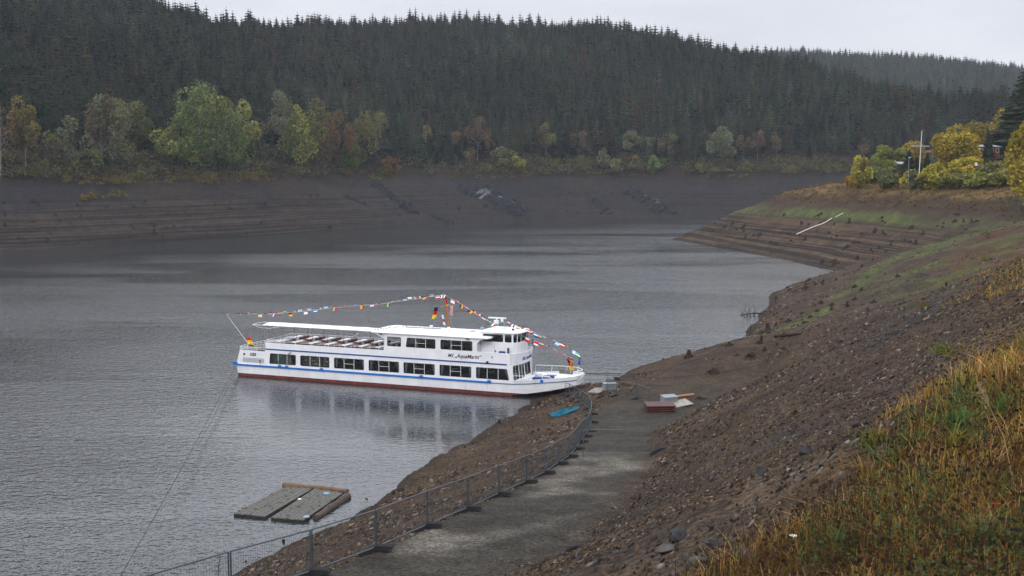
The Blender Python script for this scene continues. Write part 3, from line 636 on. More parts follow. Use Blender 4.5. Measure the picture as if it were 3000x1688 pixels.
fr = t.nodes.new('ShaderNodeFresnel'); fr.inputs[0].default_value = 1.45; ms = t.nodes.new('ShaderNodeMixShader'); t.links.new(fr.outputs[0], ms.inputs[0]); t.links.new(ga.outputs[0], ms.inputs[1]); t.links.new(gg.outputs[0], ms.inputs[2]); t.links.new(ms.outputs[0], o.inputs[0])
BW = 5.2; CW = BW/2
def interp(x, tab): return float(np.interp(x, [q[0] for q in tab], [q[1] for q in tab]))
ZB = [(-.2,-.7),(29,-.7),(30.2,-.25),(31.2,.08),(32.5,.25),(34,.55),(35.6,.85),(36.8,1.12),(37.1,1.2)]
HB = [(-.14,2.35),(.3,2.58),(1,2.6),(31.4,2.6),(33,2.5),(34.5,2.28),(35.5,2.02),(36.3,1.7),(36.9,1.25),(37.1,.95)]
ZG = [(31.3,1.52),(33,1.68),(35,1.9),(37.1,2.08)]
secs = [-.14,0,.3,1,4,10,16,22,27,29,30.2,31.2,32.5,33.5,34.5,35.5,36.3,36.9,37.1]
def hull_ring(x, lv):                               # half ring near side top->keel, then far side
    zt = 1.22; zb = interp(x, ZB); hb = interp(x, HB); pts = []
    for z, in lv(zt, zb): pts.append((z, hb-(.10+.55*max(0, (x-30)/7)**1)*max(0, (1.22-z)/1.9)**1.3 - (.12 if x < 0 else 0)*(1.22-z)))
    return pts
def loft(mb, zs_fn, mi=0):
    rings = []
    for x in secs:
        pts = hull_ring(x, zs_fn); b = len(mb.v); rings.append((b, len(pts)))
        xo = .0 if x > .2 else .22*1
        for z, h in pts: mb.v.append((x+(xo*max(0, 1.22-z)/1.2 if x < .2 else 0), CW-h, z))
        for z, h in pts: mb.v.append((x+(xo*max(0, 1.22-z)/1.2 if x < .2 else 0), CW+h, z))
    n = rings[0][1]
    for (a, _), (b, _) in zip(rings[:-1], rings[1:]):
        for k in range(n-1):
            mb.f.append((a+k, a+k+1, b+k+1, b+k)); mb.m.append(mi); mb.f.append((a+n+k, b+n+k, b+n+k+1, a+n+k+1)); mb.m.append(mi)
    a = rings[0][0]; mb.f.append(tuple(a+k for k in range(n))+tuple(a+n+k for k in range(n-1, -1, -1))); mb.m.append(mi)
    a = rings[-1][0]; mb.f.append(tuple(a+n+k for k in range(n))+tuple(a+k for k in range(n-1, -1, -1))); mb.m.append(mi)
    return rings, n
mb = MB(); rg, n = loft(mb, lambda zt, zb: [(zt,), ((zt+max(.30, zb+.02))/2,), (max(.30, zb+.02),)])
hull = mb.build('hull', WH, ship, smooth=False)
mb = MB(); rg, n = loft(mb, lambda zt, zb: [(max(.295, zb+.015),), ((max(.295, zb+.015)+zb)/2,), (zb,)])
for (a, _), (b, _) in zip(rg[:-1], rg[1:]): mb.f.append((a+n-1, a+2*n-1, b+2*n-1, b+n-1)); mb.m.append(0)
mb.build('hull_bottom', RED, ship)
mb = MB(); xs = secs
for x0, x1 in zip(xs[:-1], xs[1:]):
    mb.prism([(x0, CW-interp(x0, HB)+.02, 1.2), (x1, CW-interp(x1, HB)+.02, 1.2), (x1, CW+interp(x1, HB)-.02, 1.2), (x0, CW+interp(x0, HB)-.02, 1.2)], (0, 0, .05))
mb.build('main_deck', WH2, ship)
# blue rubbing rail
def rail_strip(xs, zf, off, hgt, thick, m, name, side=(1, -1)):
    mb = MB()
    for sgn in side:
        for x0, x1 in zip(xs[:-1], xs[1:]):
            y0 = CW-sgn*(interp(x0, HB)+off); y1 = CW-sgn*(interp(x1, HB)+off); t = sgn*thick
            mb.add([(x0,y0,zf(x0)),(x1,y1,zf(x1)),(x1,y1+t,zf(x1)),(x0,y0+t,zf(x0)),(x0,y0,zf(x0)+hgt),(x1,y1,zf(x1)+hgt),(x1,y1+t,zf(x1)+hgt),(x0,y0+t,zf(x0)+hgt)],
                [(0,3,2,1),(4,5,6,7),(0,1,5,4),(1,2,6,5),(2,3,7,6),(3,0,4,7)])
    return mb.build(name, m, ship)
rail_strip([-.25,.3,1,5,10,15,20,25,29], lambda x: 1.1, .10, .17, .14, BLU, 'rubbing_rail')
mb = MB(); mb.box(-.42, -.12, .25, 4.95, 1.08, 1.27); mb.box(-.42, .2, .1, .35, 1.27, 1.42); mb.build('stern_rubbing_rail', BLU, ship)
for x in (10.2, 7.0-.9, 5.3, 21.4, 28.6): 
    mb = MB(); mb.box(x, x+.35, -.16, -.02, 1.26, 1.36); mb.box(x+.08, x+.14, -.13, -.05, 1.36, 1.46); mb.box(x+.22, x+.28, -.13, -.05, 1.36, 1.46); mb.build('mooring_cleat', BLU, ship)
# bow bulwark
mb = MB(); bx = [31.3, 32.2, 33, 34, 34.7, 35.5, 36.1, 36.6, 36.9, 37.1]
for sgn in (1, -1):
    for x0, x1 in zip(bx[:-1], bx[1:]):
        q = []
        for x in (x0, x1):
            hb = interp(x, HB); zg = interp(x, ZG); q.append([(x, CW-sgn*hb, 1.2), (x+.02, CW-sgn*(hb+.08), zg), (x+.02, CW-sgn*(hb-.02), zg), (x, CW-sgn*(hb-.07), 1.2)])
        a, b = q; mb.add(a+b, [(0, 4, 5, 1) if sgn > 0 else (0, 1, 5, 4), (1, 5, 6, 2) if sgn > 0 else (1, 2, 6, 5), (2, 6, 7, 3) if sgn > 0 else (2, 3, 7, 6)])
hb = interp(37.1, HB); zg = interp(37.1, ZG)
mb.add([(37.1,CW-hb,1.2),(37.1,CW+hb,1.2),(37.14,CW+hb+.05,zg),(37.14,CW-hb-.05,zg),(37.02,CW-hb,1.2),(37.02,CW+hb,1.2),(37.05,CW+hb,zg),(37.05,CW-hb,zg)], [(0,1,2,3),(3,2,6,7),(4,7,6,5)])
mb.build('bow_bulwark', WH, ship)
mb = MB()
for sgn in (1, -1):
    for x0, x1 in zip([29]+bx[:-1], bx):
        f = lambda x: (x, CW-sgn*(interp(x, HB)+.035+.05*max(0, min(1, (interp(x, ZG)-1.5)/.5))), 1.14 if x < 31 else 1.17+(interp(x, ZG)-1.52)*.95)
        mb.tube([f(x0), f(x1)], .035, 4)
mb.build('bow_stripe', NAV, ship)
# walls with window openings
def wall(mb, P, u0, u1, v0, v1, wins, th, mi=0):
    """P(u, v, d) gives the 3D point; wins = (ua, ub, va, vb, slant at the left, slant at the right)"""
    edges = [u0]+[(a[1]+b[0])/2 for a, b in zip(wins[:-1], wins[1:])]+[u1]
    loops = []
    for i, (a, b, c, d, sl, sr) in enumerate(wins):
        L0, L1 = edges[i], edges[i+1]; r = .11; pts = []; outp = []
        cor = [(a, c, 180, 1, 1), (b, c, 270, -1, 1), (b, d, 0, -1, -1), (a, d, 90, 1, -1)]
        oc = [(L0, v0), (L1, v0), (L1, v1), (L0, v1)]
        for k, (cx, cy, a0, sx, sy) in enumerate(cor):
            for j in range(4):
                an = R(a0+30*j); x = cx+sx*r+r*math.cos(an); y = cy+sy*r+r*math.sin(an)
                fx = (y-c)/(d-c); x += sl*fx*(1-(x-a)/(b-a))+sr*fx*((x-a)/(b-a)); pts.append((x, y))
                if j == 0: outp.append((L0, y) if k == 0 else (x, v0) if k == 1 else (L1, y) if k == 2 else (x, v1))
                elif j == 3: outp.append((x, v0) if k == 0 else (L1, y) if k == 1 else (x, v1) if k == 2 else (L0, y))
                else: outp.append(oc[k])
        loops.append(pts); n = 16
        vs = [P(*p, 0) for p in pts]+[P(*p, 0) for p in outp]+[P(*p, th) for p in pts]+[P(*p, th) for p in outp]; fs = []
        for q in range(n):
            w_ = (q+1) % n; same = outp[q] == outp[w_]
            fs.append((q, n+q, w_) if same else (q, n+q, n+w_, w_)); fs.append((2*n+q, 2*n+w_, 3*n+q) if same else (2*n+q, 2*n+w_, 3*n+w_, 3*n+q))
            fs.append((q, w_, 2*n+w_, 2*n+q))
        mb.add(vs, fs, mi)
    vs = [P(u0, v0, 0), P(u1, v0, 0), P(u1, v1, 0), P(u0, v1, 0), P(u0, v0, th), P(u1, v0, th), P(u1, v1, th), P(u0, v1, th)]
    mb.add(vs, [(0, 1, 5, 4), (1, 2, 6, 5), (2, 3, 7, 6), (3, 0, 4, 7)], mi); return loops
def window(P, loop, win, th, mull=2, curtain=None, hbar=False, name='window'):
    a, b, c, d, sl, sr = win; n = len(loop); cx = (a+b)/2; cy = (c+d)/2
    mb = MB(); k = .035; inn = [(x+(k if x < cx else -k), y+(k if y < cy else -k)) for x, y in loop]
    vs = [P(*p, -.006) for p in loop]+[P(*p, -.006) for p in inn]+[P(*p, th*.8) for p in inn]
    mb.add(vs, [(q, (q+1) % n, n+(q+1) % n, n+q) for q in range(n)]+[(n+q, n+(q+1) % n, 2*n+(q+1) % n, 2*n+q) for q in range(n)])
    f = mb.build(name, BLK, ship)
    mb = MB(); mb.add([P(*p, th*.55) for p in inn], [tuple(range(n))]); mb.build('pane', gl, f)
    mb = [None]
    def bar(u0, v0, u1, v1, wd):
        if abs(u1-u0) < abs(v1-v0): q = [(u0-wd, v0), (u0+wd, v0), (u1+wd, v1), (u1-wd, v1)]
        else: q = [(u0, v0-wd), (u1, v0-wd), (u1, v0+wd), (u0, v0+wd)]
        vs = [P(*p, th*.2) for p in q]+[P(*p, th*.5) for p in q]; mm_ = MB(); mm_.add(vs, [(0,1,2,3),(4,7,6,5),(0,4,5,1),(1,5,6,2),(2,6,7,3),(3,7,4,0)]); mm_.build('mullion', WR, f)
    for m_ in range(1, mull+1):
        u = a+(b-a)*m_/(mull+1); bar(u, c+k, u, d-k, .022)
    if hbar: bar(a+(b-a)/3+.02, c+(d-c)*.48, a+(b-a)*2/3-.02, c+(d-c)*.48, .016)
    if curtain:
        for side in (0, 1):
            mb = MB(); ub = a+.07 if side == 0 else b-.07; g = 1 if side == 0 else -1
            for j in range(5):
                w0 = .30*j/5; w1 = .30*(j+1)/5; dd = th+.10+.05*(j % 2); d2 = th+.10+.05*((j+1) % 2); e0 = .5; 
                mb.add([P(ub+g*w0+ (sl if side == 0 else sr), d-.03, dd), P(ub+g*w1+(sl if side == 0 else sr), d-.03, d2), P(ub+g*w1*e0, c+.05, d2), P(ub+g*w0*e0, c+.05, dd)], [(0, 1, 2, 3)])
            mb.build('curtain', curtain, f)
    return f
LW = [(4.17,7.34,1.50,2.58,.12,0),(7.87,11.26,1.50,2.58,0,0),(11.81,15.21,1.50,2.58,0,0),(15.75,19.13,1.50,2.58,0,0),(19.63,23.02,1.50,2.58,0,0),(23.54,26.90,1.50,2.58,0,0),(27.41,30.83,1.50,2.58,0,-.22)]
mb = MB(); TH = .07
Pn = lambda u, v, d: (u, 0+d, v); Pf = lambda u, v, d: (u, BW-d, v)
ln = wall(mb, Pn, 3.68, 31.2, 1.25, 2.96, LW, TH); lf = wall(mb, Pf, 3.68, 31.2, 1.25, 2.96, LW, TH)
mb.build('saloon_wall', WH, ship)
for i, (lp, wn) in enumerate(zip(ln, LW)): window(Pn, lp, wn, TH, 2, CUR if i > 1 else None, hbar=i in (2, 3, 4, 5))
for i, (lp, wn) in enumerate(zip(lf, LW)): window(Pf, lp, wn, TH, 2, CUR if i > 1 else None)
# front wall of the saloon, slanting slightly
Fw = [(.35,1.75,1.42,2.80,0,0),(1.95,2.5,1.38,2.80,0,0),(2.62,3.2,1.38,2.80,0,0),(3.45,4.85,1.5,2.80,0,0)]
Pw = lambda u, v, d: (31.2-.10*(v-1.25)-d, u, v)
mb = MB(); lw = wall(mb, Pw, .08, BW-.08, 1.25, 2.96, Fw, TH); mb.build('saloon_front_wall', WH, ship)
for lp, wn in zip(lw, Fw): window(Pw, lp, wn, TH, 1 if wn[1]-wn[0] > 1 else 0, None, name='front_window')
mb = MB(); mb.box(3.68, 3.75, .07, BW-.07, 1.25, 3.7); mb.build('saloon_aft_wall', WH, ship)
# inside: floor, cabinets, tables and seats
mb = MB(); mb.box(3.9, 31.0, .2, BW-.2, 1.252, 1.30); mb.build('saloon_floor', DRK, ship)
mb = MB(); mb.box(4.2, 6.0, .35, .42, 1.3, 2.7, 0); mb.build('galley_partition', mat('grey_green_panel', (.17, .20, .20), .6, .3), ship)
mb = MB(); mb.box(6.1, 6.5, .5, .9, 1.3, 2.2); mb.box(7.75, 11.3, .75, .82, 1.3, 2.7); 
for zz in (1.62, 1.95, 2.28): mb.box(7.9, 11.2, .32, .75, zz, zz+.03)
for xx in (9.0, 10.1): mb.box(xx, xx+.04, .32, .75, 1.3, 2.6)
mb.build('galley_shelves', BEI, ship)
mb = MB()
for k in range(26):
    x = 8.0+random.random()*3.0; z = random.choice((1.65, 1.98, 2.31)); mb.box(x, x+.10, .36, .46, z, z+random.uniform(.08, .2))
mb.build('crockery', TBL, ship)
mb = MB(); mb.tube([(8.25, .45, 1.53), (8.25, .45, 1.72)], .12, 10); mb.build('bucket', TEAL, ship)
for i in range(9):
    x = 12.4+i*2.05
    for y in (1.1, 4.1):
        mb = MB(); mb.box(x-.35, x+.35, y-.75, y+.75, 1.98, 2.02); mb.tube([(x, y, 1.3), (x, y, 1.98)], .05, 6); mb.build('saloon_table', BRN, ship)
        mb = MB()
        for sx in (-.72, .72): mb.box(x+sx-.2, x+sx+.2, y-.75, y+.75, 1.68, 1.76); mb.box(x+sx*1.25-.04, x+sx*1.25+.04, y-.75, y+.75, 1.76, 2.2)
        mb.build('saloon_bench', DRK, ship)
        mb = MB(); 
        for q in range(3): mb.tube([(x+random.uniform(-.25, .25), y+random.uniform(-.6, .6), 2.02), (x+random.uniform(-.25, .25), y, 2.12)], .035, 6)
        mb.build('tableware', TBL, ship)
# upper deck slab, side bulwarks, stripe
mb = MB(); mb.box(3.72, 31.0, .05, BW-.05, 2.97, 3.09); mb.build('upper_deck', FLR, ship)
def curve_front(z0, z1, mi, mb, th=.06, bulge=.42, x0=31.18, lean=.0):
    N = 16; pts = []
    for k in range(N+1):
        y = BW*k/N; q = abs((y-CW)/CW); x = x0+bulge*(1-q**2.2)-(.28*max(0, (q-.86)/.14)**2); pts.append((x, y))
    for (xa, ya), (xb, yb) in zip(pts[:-1], pts[1:]):
        mb.add([(xa,ya,z0),(xb,yb,z0),(xb+lean,yb,z1),(xa+lean,ya,z1),(xa-th,ya,z0),(xb-th,yb,z0),(xb+lean-th,yb,z1),(xa+lean-th,ya,z1)], [(0,1,2,3),(4,7,6,5),(3,2,6,7),(0,4,5,1)], mi)
    return pts
mb = MB()
for y0 in (0, BW-.06):
    mb.box(3.8, 17.45, y0, y0+.06, 2.962, 3.66); mb.box(17.45, 30.91, y0, y0+.06, 2.962, 4.02)
cf = curve_front(2.90, 4.02, 0, mb, lean=.10); mb.build('upper_bulwark', WH, ship)
mb = MB(); 
mb.prism([(x, y, 2.90) for x, y in cf]+[(30.9, BW, 2.90), (30.9, 0, 2.90)], (0, 0, .05)); mb.build('front_overhang', WH2, ship)
mb = MB()
for y in (-.035, BW-.02): mb.box(3.72, 30.6, y, y+.055, 2.93, 3.06)
mb.build('navy_stripe', NAV, ship)
mb = MB(); 
for (xa, ya), (xb, yb) in zip(cf[:-1], cf[1:]): mb.tube([(xa+.08, ya, 4.04), (xb+.08, yb, 4.04)], .035, 5)
for y in (.03, BW-.03): mb.tube([(17.5, y, 4.04), (30.98, y, 4.04)], .035, 5)
mb.build('bulwark_cap_rail', WR, ship)
# railings of the open upper deck
def railing(pts, z0f, zr, name='railing', r=.024, mid=True, step=1.72):
    mb = MB(); top = [(x, y, zr) for x, y in pts]; mb.tube(top, r, 5)
    if mid: mb.tube([(x, y, (zr+z0f)/2+.01) for x, y in pts], r*.75, 4)
    acc = 0
    for (xa, ya), (xb, yb) in zip(pts[:-1], pts[1:]):
        L_ = math.hypot(xb-xa, yb-ya); d = 0
        while d < L_: 
            f = d/L_; mb.tube([(xa+(xb-xa)*f, ya+(yb-ya)*f, z0f), (xa+(xb-xa)*f, ya+(yb-ya)*f, zr)], r, 4); d += step
    return mb.build(name, WR, ship)
railing([(3.85, .04), (17.4, .04)], 3.66, 3.97); railing([(3.85, BW-.04), (17.4, BW-.04)], 3.66, 3.97); railing([(3.85, .04), (3.85, BW-.04)], 3.3, 3.97, step=1.3)
# stern bulwark with slanting transom, deck and rail
mb = MB()
for y, d in ((.14, .06), (BW-.2, .06)): mb.prism([(.06, y, 1.25), (3.66, y, 1.25), (3.66, y, 2.70), (.5, y, 2.70)], (0, d, 0))
N = 10
for k in range(N):
    ya = .14+(BW-.28)*k/N; yb = .14+(BW-.28)*(k+1)/N; g = lambda y: -.30*(1-abs((y-CW)/(CW-.14))**3)
    mb.add([(.06+g(ya),ya,1.25),(.06+g(yb),yb,1.25),(.5+g(yb),yb,2.70),(.5+g(ya),ya,2.70),(.12+g(ya),ya,1.25),(.12+g(yb),yb,1.25),(.56+g(yb),yb,2.70),(.56+g(ya),ya,2.70)], [(0,3,2,1),(4,5,6,7),(2,3,7,6)])
mb.build('stern_bulwark', WH, ship)
mb = MB(); mb.box(.5, 3.66, .2, BW-.2, 2.2, 2.26); mb.build('stern_deck', FLR, ship)
sp = [(3.6, .17), (.55, .17)]+[(.5-.30*(1-abs((y-CW)/(CW-.14))**3), y) for y in np.linspace(.3, BW-.3, 9)]+[(.55, BW-.17), (3.6, BW-.17)]
railing(sp, 2.70, 3.05, 'stern_railing', step=1.1)
mb = MB(); 
for k in range(5): mb.box(.85, 3.45, .115, .14, 1.50+.10*k, 1.54+.10*k)
mb.build('louvres', GRY, ship)
mb = MB(); mb.tube([(1.05, .14, 2.3), (1.05, .10, 2.3)], .11, 12); mb.build('porthole', BLK, ship)
mb = MB(); mb.box(2.2, 3.5, 3.2, 4.6, 2.26, 2.75); mb.build('stern_locker', BRN, ship)
# benches and tables of the open deck
for k in range(7):
    for row, (ya, yb), off in ((0, (.25, 2.15), 0), (1, (2.95, 4.85), 0)):
        x = 5.05+1.93*k+off
        mb = MB(); mb.box(x-.24, x+.24, ya, yb, 3.80, 3.85); 
        for yy in (ya+.3, yb-.3): mb.box(x-.05, x+.05, yy-.03, yy+.03, 3.09, 3.80)
        mb.build('deck_table', TBL, ship, bevel=.01)
        mb = MB(); xb = x+.96
        mb.box(xb-.03, xb+.03, ya, yb, 3.25, 3.92); mb.box(xb-.48, xb-.03, ya, yb, 3.48, 3.53); mb.box(xb+.03, xb+.48, ya, yb, 3.48, 3.53)
        for yy in (ya+.15, yb-.15): mb.box(xb-.40, xb+.40, yy-.03, yy+.03, 3.09, 3.48)
        mb.build('deck_bench', BRN, ship)
# awning over the open deck
mb = MB(); ny = 8; ya, yb = 1.28, 3.5; xs = [2.6]+[4+1.2*i for i in range(11)]+[17.0]
zc_ = lambda y: 5.30+.10*(1-((y-(ya+yb)/2)/((yb-ya)/2))**2)
vs = []; fs = []
for i, x in enumerate(xs):
    for j in range(ny+1): y = ya+(yb-ya)*j/ny; vs.append((x, y, zc_(y)+(.018 if i % 2 else -.012)))
nn = len(vs); vs += [(x, y, z-.02) for x, y, z in vs]
for i in range(len(xs)-1):
    for j in range(ny):
        a = i*(ny+1)+j; fs.append((a, a+ny+1, a+ny+2, a+1)); fs.append((nn+a, nn+a+1, nn+a+ny+2, nn+a+ny+1))
    a = i*(ny+1); fs.append((a, nn+a, nn+a+ny+1, a+ny+1)); a += ny; fs.append((a, a+ny+1, nn+a+ny+1, nn+a))
fs.append(tuple(range(ny, -1, -1))+tuple(nn+j for j in range(ny+1))); mb.add(vs, fs); aw = mb.build('awning', CAN, ship)
mb = MB()
for y in (ya, yb): mb.tube([(1.35, y, 5.26), (17, y, 5.26)], .03, 5)
for x in (1.35, 2.6, 4.6, 6.6, 8.9, 10.9, 12.7, 14.6): mb.tube([(x, ya, 5.26), (x, CW-.2, 5.33), (x, yb, 5.26)], .022, 4)
mb.tube([(1.35, ya, 5.26), (2.2, ya+.2, 4.95), (3.6, ya-.2, 5.0), (4.6, ya, 5.2)], .02, 4); mb.tube([(1.35, yb, 5.26), (2.2, yb, 4.98), (4.6, yb, 5.2)], .02, 4)
mb.build('awning_frame', WR, ship)
for x in (8.6, 10.3, 12.2, 14.1):
    for y in (ya, yb):
        mb = MB(); mb.tube([(x, y, 3.09), (x, y, 5.26)], .022, 5); mb.build('awning_pole', POLE, ship)
for x, xt in ((.9, 1.4), (2.0, 2.4), (3.2, 3.5), (4.9, 5.1), (6.6, 6.7)):
    for y in (ya, yb):
        mb = MB(); mb.tube([(x, y, 2.26 if x < 3.6 else 3.09), (xt, y, 5.2)], .020, 5); mb.build('awning_pole', POLE, ship)
# upper saloon
UW = [(17.84,19.37,4.10,5.04,0,0),(19.90,23.11,4.10,5.04,.12,0),(23.65,27.02,4.10,5.04,0,0)]
mb = MB(); ln = wall(mb, Pn, 17.45, 27.49, 4.022, 5.34, UW, TH); lf = wall(mb, Pf, 17.45, 27.49, 4.022, 5.34, UW, TH)
mb.box(27.42, 27.49, TH, BW-TH, 3.09, 5.34); mb.box(19.5, 19.57, TH, .6, 3.09, 5.34); mb.box(19.5, 19.57, BW-.6, BW-TH, 3.09, 5.34)
mb.build('upper_saloon_wall', WH, ship)
for i, (lp, wn) in enumerate(zip(ln, UW)): window(Pn, lp, wn, TH, 0 if i == 0 else 2, PUR if i else None, hbar=i > 0, name='upper_window')
for i, (lp, wn) in enumerate(zip(lf, UW)): window(Pf, lp, wn, TH, 0 if i == 0 else 2, None, name='upper_window')
for sgn, y in ((1, 0), (-1, BW)):
    mb = MB(); poly = [(15.98, y, 5.35)]+[(17.45-1.4*math.cos(R(a)), y, 5.34-.5*math.sin(R(a))**2*(1-math.cos(R(a)))) for a in range(10, 91, 16)]+[(17.45, y, 4.02), (17.55, y, 4.02), (17.55, y, 5.35)]
    mb.prism(poly, (0, sgn*.06, 0))
    poly = [(28.7, y, 5.36), (28.2, y, 5.28), (27.8, y, 5.15), (27.55, y, 4.9), (27.495, y, 4.6), (27.495, y, 5.36)]; mb.prism(poly, (0, sgn*.06, 0)); mb.build('roof_bracket', WH, ship)
for i in range(4):
    x = 20.6+i*1.9; mb = MB(); mb.box(x-.35, x+.35, .5, 2.0, 3.80, 3.84); mb.box(x-.35, x+.35, 3.2, 4.7, 3.80, 3.84); mb.box(x-.95, x-.85, .5, 2.0, 3.1, 4.15); mb.box(x-.95, x-.85, 3.2, 4.7, 3.1, 4.15); mb.build('upper_saloon_furniture', DRK, ship)
# roof: crowned slab with rounded plan corners
mb = MB(); prof = [(-.12, 5.34), (-.14, 5.42), (.1, 5.47), (1.2, 5.52), (CW, 5.54), (BW-1.2, 5.52), (BW-.1, 5.47), (BW+.14, 5.42), (BW+.12, 5.34)]
rx_ = [(15.98, .35), (16.15, .08), (16.6, 0), (27.9, 0), (28.5, .10), (28.8, .45)]; vs = []; fs = []; n = len(prof)
for x, ins in rx_:
    for y, z in prof: f = 1-ins/(CW+.14); vs.append((x, CW+(y-CW)*f, z))
for i in range(len(rx_)-1):
    for j in range(n-1): a = i*n+j; fs.append((a, a+n, a+n+1, a+1))
    a = i*n; fs.append((a, a+n-1, a+2*n-1, a+n))
fs += [tuple(range(n)), tuple((len(rx_)-1)*n+j for j in range(n-1, -1, -1))]; mb.add(vs, fs); mb.build('roof', WH2, ship)
mb = MB()
for x, l, y in ((18.2, 1.6, 3.3), (20.0, 1.9, 3.4), (25.4, .5, 3.0)): mb.box(x, x+l, y, y+.5, 5.53, 5.60)
mb.build('roof_hatch', GRY, ship)
mb = MB(); mb.tube([(20.95, 3.6, 5.5), (20.95, 3.6, 5.85)], .17, 10); mb.build('roof_vent', WH2, ship)
mb = MB()
for x in (17.0, 26.4): mb.box(x, x+.35, -.20, -.10, 5.24, 5.33)
mb.build('deck_lamp', BLK, ship)
mb = MB()
for k in range(12): mb.box(16.1+.16*k+.02*(k % 3), 16.2+.16*k, .7+.30*k-.05, .7+.30*k+.05, 5.5, 5.58+.04*(k % 3))
mb.build('awning_lashing', BLK, ship)
# wheelhouse
mb = MB(); WY0, WY1 = .9, BW-.9
Pa = lambda u, v, d: (u, WY0+d, v); Pb = lambda u, v, d: (u, WY1-d, v)
HW = [(27.75,29.85,5.00,5.72,0,0),(30.02,30.72,5.00,5.74,0,0)]
la = wall(mb, Pa, 27.5, 30.85, 3.09, 5.86, HW, .06); lb = wall(mb, Pb, 27.5, 30.85, 3.09, 5.86, HW, .06)
hx = [(30.85, WY0), (31.18, WY0+.35), (31.30, CW-.7), (31.30, CW+.7), (31.18, WY1-.35), (30.85, WY1)]; loops_ = []
for (xa, ya_), (xb, yb_) in zip(hx[:-1], hx[1:]):
    L_ = math.hypot(xb-xa, yb_-ya_); dx_, dy_ = (xb-xa)/L_, (yb_-ya_)/L_
    Pq = (lambda xa=xa, ya_=ya_, dx_=dx_, dy_=dy_: (lambda u, v, d: (xa+dx_*u-dy_*0*d-d*dy_, ya_+dy_*u+d*dx_, v)))()
    Pq = (lambda xa=xa, ya_=ya_, dx_=dx_, dy_=dy_: (lambda u, v, d: (xa+dx_*u-d*dy_, ya_+dy_*u+d*dx_, v)))()
    wn = (.06, L_-.06, 5.0, 5.76, 0, 0); lo = wall(mb, Pq, 0, L_, 3.09, 5.86, [wn] if L_ > .36 else [wn], .05); loops_.append((Pq, lo[0], wn))
mb.box(27.5, 27.56, WY0+.06, WY1-.06, 5.55, 5.86)
mb.build('wheelhouse_wall', WH, ship)
for lp, wn in zip(la, HW): window(Pa, lp, wn, .06, 0, None, name='wheelhouse_window')
for lp, wn in zip(lb, HW): window(Pb, lp, wn, .06, 0, None, name='wheelhouse_window')
for Pq, lp, wn in loops_: window(Pq, lp, wn, .05, 0, None, name='wheelhouse_window')
mb = MB(); rows = [(0, .0), (.10, -.04), (.19, -.35), (.25, -.9)]; oc = [(27.35, WY0-.12), (30.7, WY0-.15), (31.35, WY0+.2), (31.55, CW-.7), (31.55, CW+.7), (31.35, WY1-.2), (30.7, WY1+.15), (27.35, WY1+.12)]; cxw = 29.4; vs = []
for dz, ins in rows:
    for x, y in oc: f = 1+ins/2.4; vs.append((cxw+(x-cxw)*f, CW+(y-CW)*f, 5.86+dz))
n = len(oc); fs = [tuple(range(n))[::-1], tuple(3*n+j for j in range(n))]
for i in range(3):
    for j in range(n): fs.append((i*n+j, i*n+(j+1) % n, (i+1)*n+(j+1) % n, (i+1)*n+j))
mb.add(vs, fs); mb.build('wheelhouse_roof', WH2, ship)
mb = MB(); mb.box(28.5, 30.6, 1.6, 3.6, 4.2, 5.05); mb.box(28.3, 28.8, 2.3, 2.9, 4.1, 5.3); mb.build('helm_console', DRK, ship)
mb = MB(); mb.box(28.95, 28.97, WY0-.012, WY0, 3.3, 4.85); mb.box(29.0, 29.12, WY0-.06, WY0, 4.0, 4.2); mb.build('wheelhouse_door_edge', GRY, ship)
mb = MB(); mb.box(29.6, 30.1, .35, .75, 3.1, 4.16); mb.build('blue_bin', BCOV, ship); mb = MB(); mb.tube([(30.45, .7, 3.1), (30.45, .7, 4.5)], .09, 8); mb.build('fire_extinguisher', BLK, ship)
# radar, searchlight, aerials
mb = MB(); mb.box(27.62, 29.46, CW-.09, CW+.09, 7.02, 7.14); mb.build('radar_scanner', WR, ship, bevel=.03)
mb = MB(); mb.tube([(28.45, CW, 6.52), (28.45, CW, 6.85)], .26, 12); mb.tube([(29.05, CW, 6.75), (29.05, CW, 7.02)], .14, 10); mb.tube([(28.45, CW, 6.85), (28.5, CW, 7.02)], .08, 8); mb.build('radar_pedestal', WR, ship)
mb = MB(); mb.tube([(28.0, CW, 6.45), (29.35, CW, 6.72)], .035, 5)
for q in ((27.9, 1.8), (27.9, 3.4), (29.7, 1.9), (29.7, 3.3)): mb.tube([(q[0], q[1], 6.0), (28.5 if q[0] < 29 else 29.2, CW, 6.5 if q[0] < 29 else 6.68)], .028, 5)
mb.build('radar_frame', GRY, ship)
mb = MB(); mb.tube([(27.1, 2.2, 5.5), (27.1, 2.2, 5.85)], .06, 8); mb.tube([(26.95, 2.2, 5.98), (27.05, 2.2, 6.02), (27.22, 2.2, 6.0), (27.3, 2.2, 5.98)], [.10, .17, .17, .13], 12); mb.build('searchlight', GRY, ship, smooth=True)
mb = MB(); mb.tube([(30.2, 3.2, 6.05), (30.6, 3.4, 6.4)], .06, 6); mb.box(30.5, 30.7, 1.5, 1.65, 6.05, 6.25); mb.tube([(31.0, 3.6, 6.0), (31.0, 3.6, 6.5)], .02, 4); mb.box(30.9, 31.05, 3.0, 3.2, 6.05, 6.35); mb.build('horn', BLK, ship)
mb = MB(); mb.tube([(31.68, 4.6, 4.0), (31.55, 4.6, 4.45)], .03, 5); mb.tube([(31.5, 4.6, 4.4), (31.45, 4.6, 4.85)], .045, 6); mb.build('navigation_light', BLK, ship)
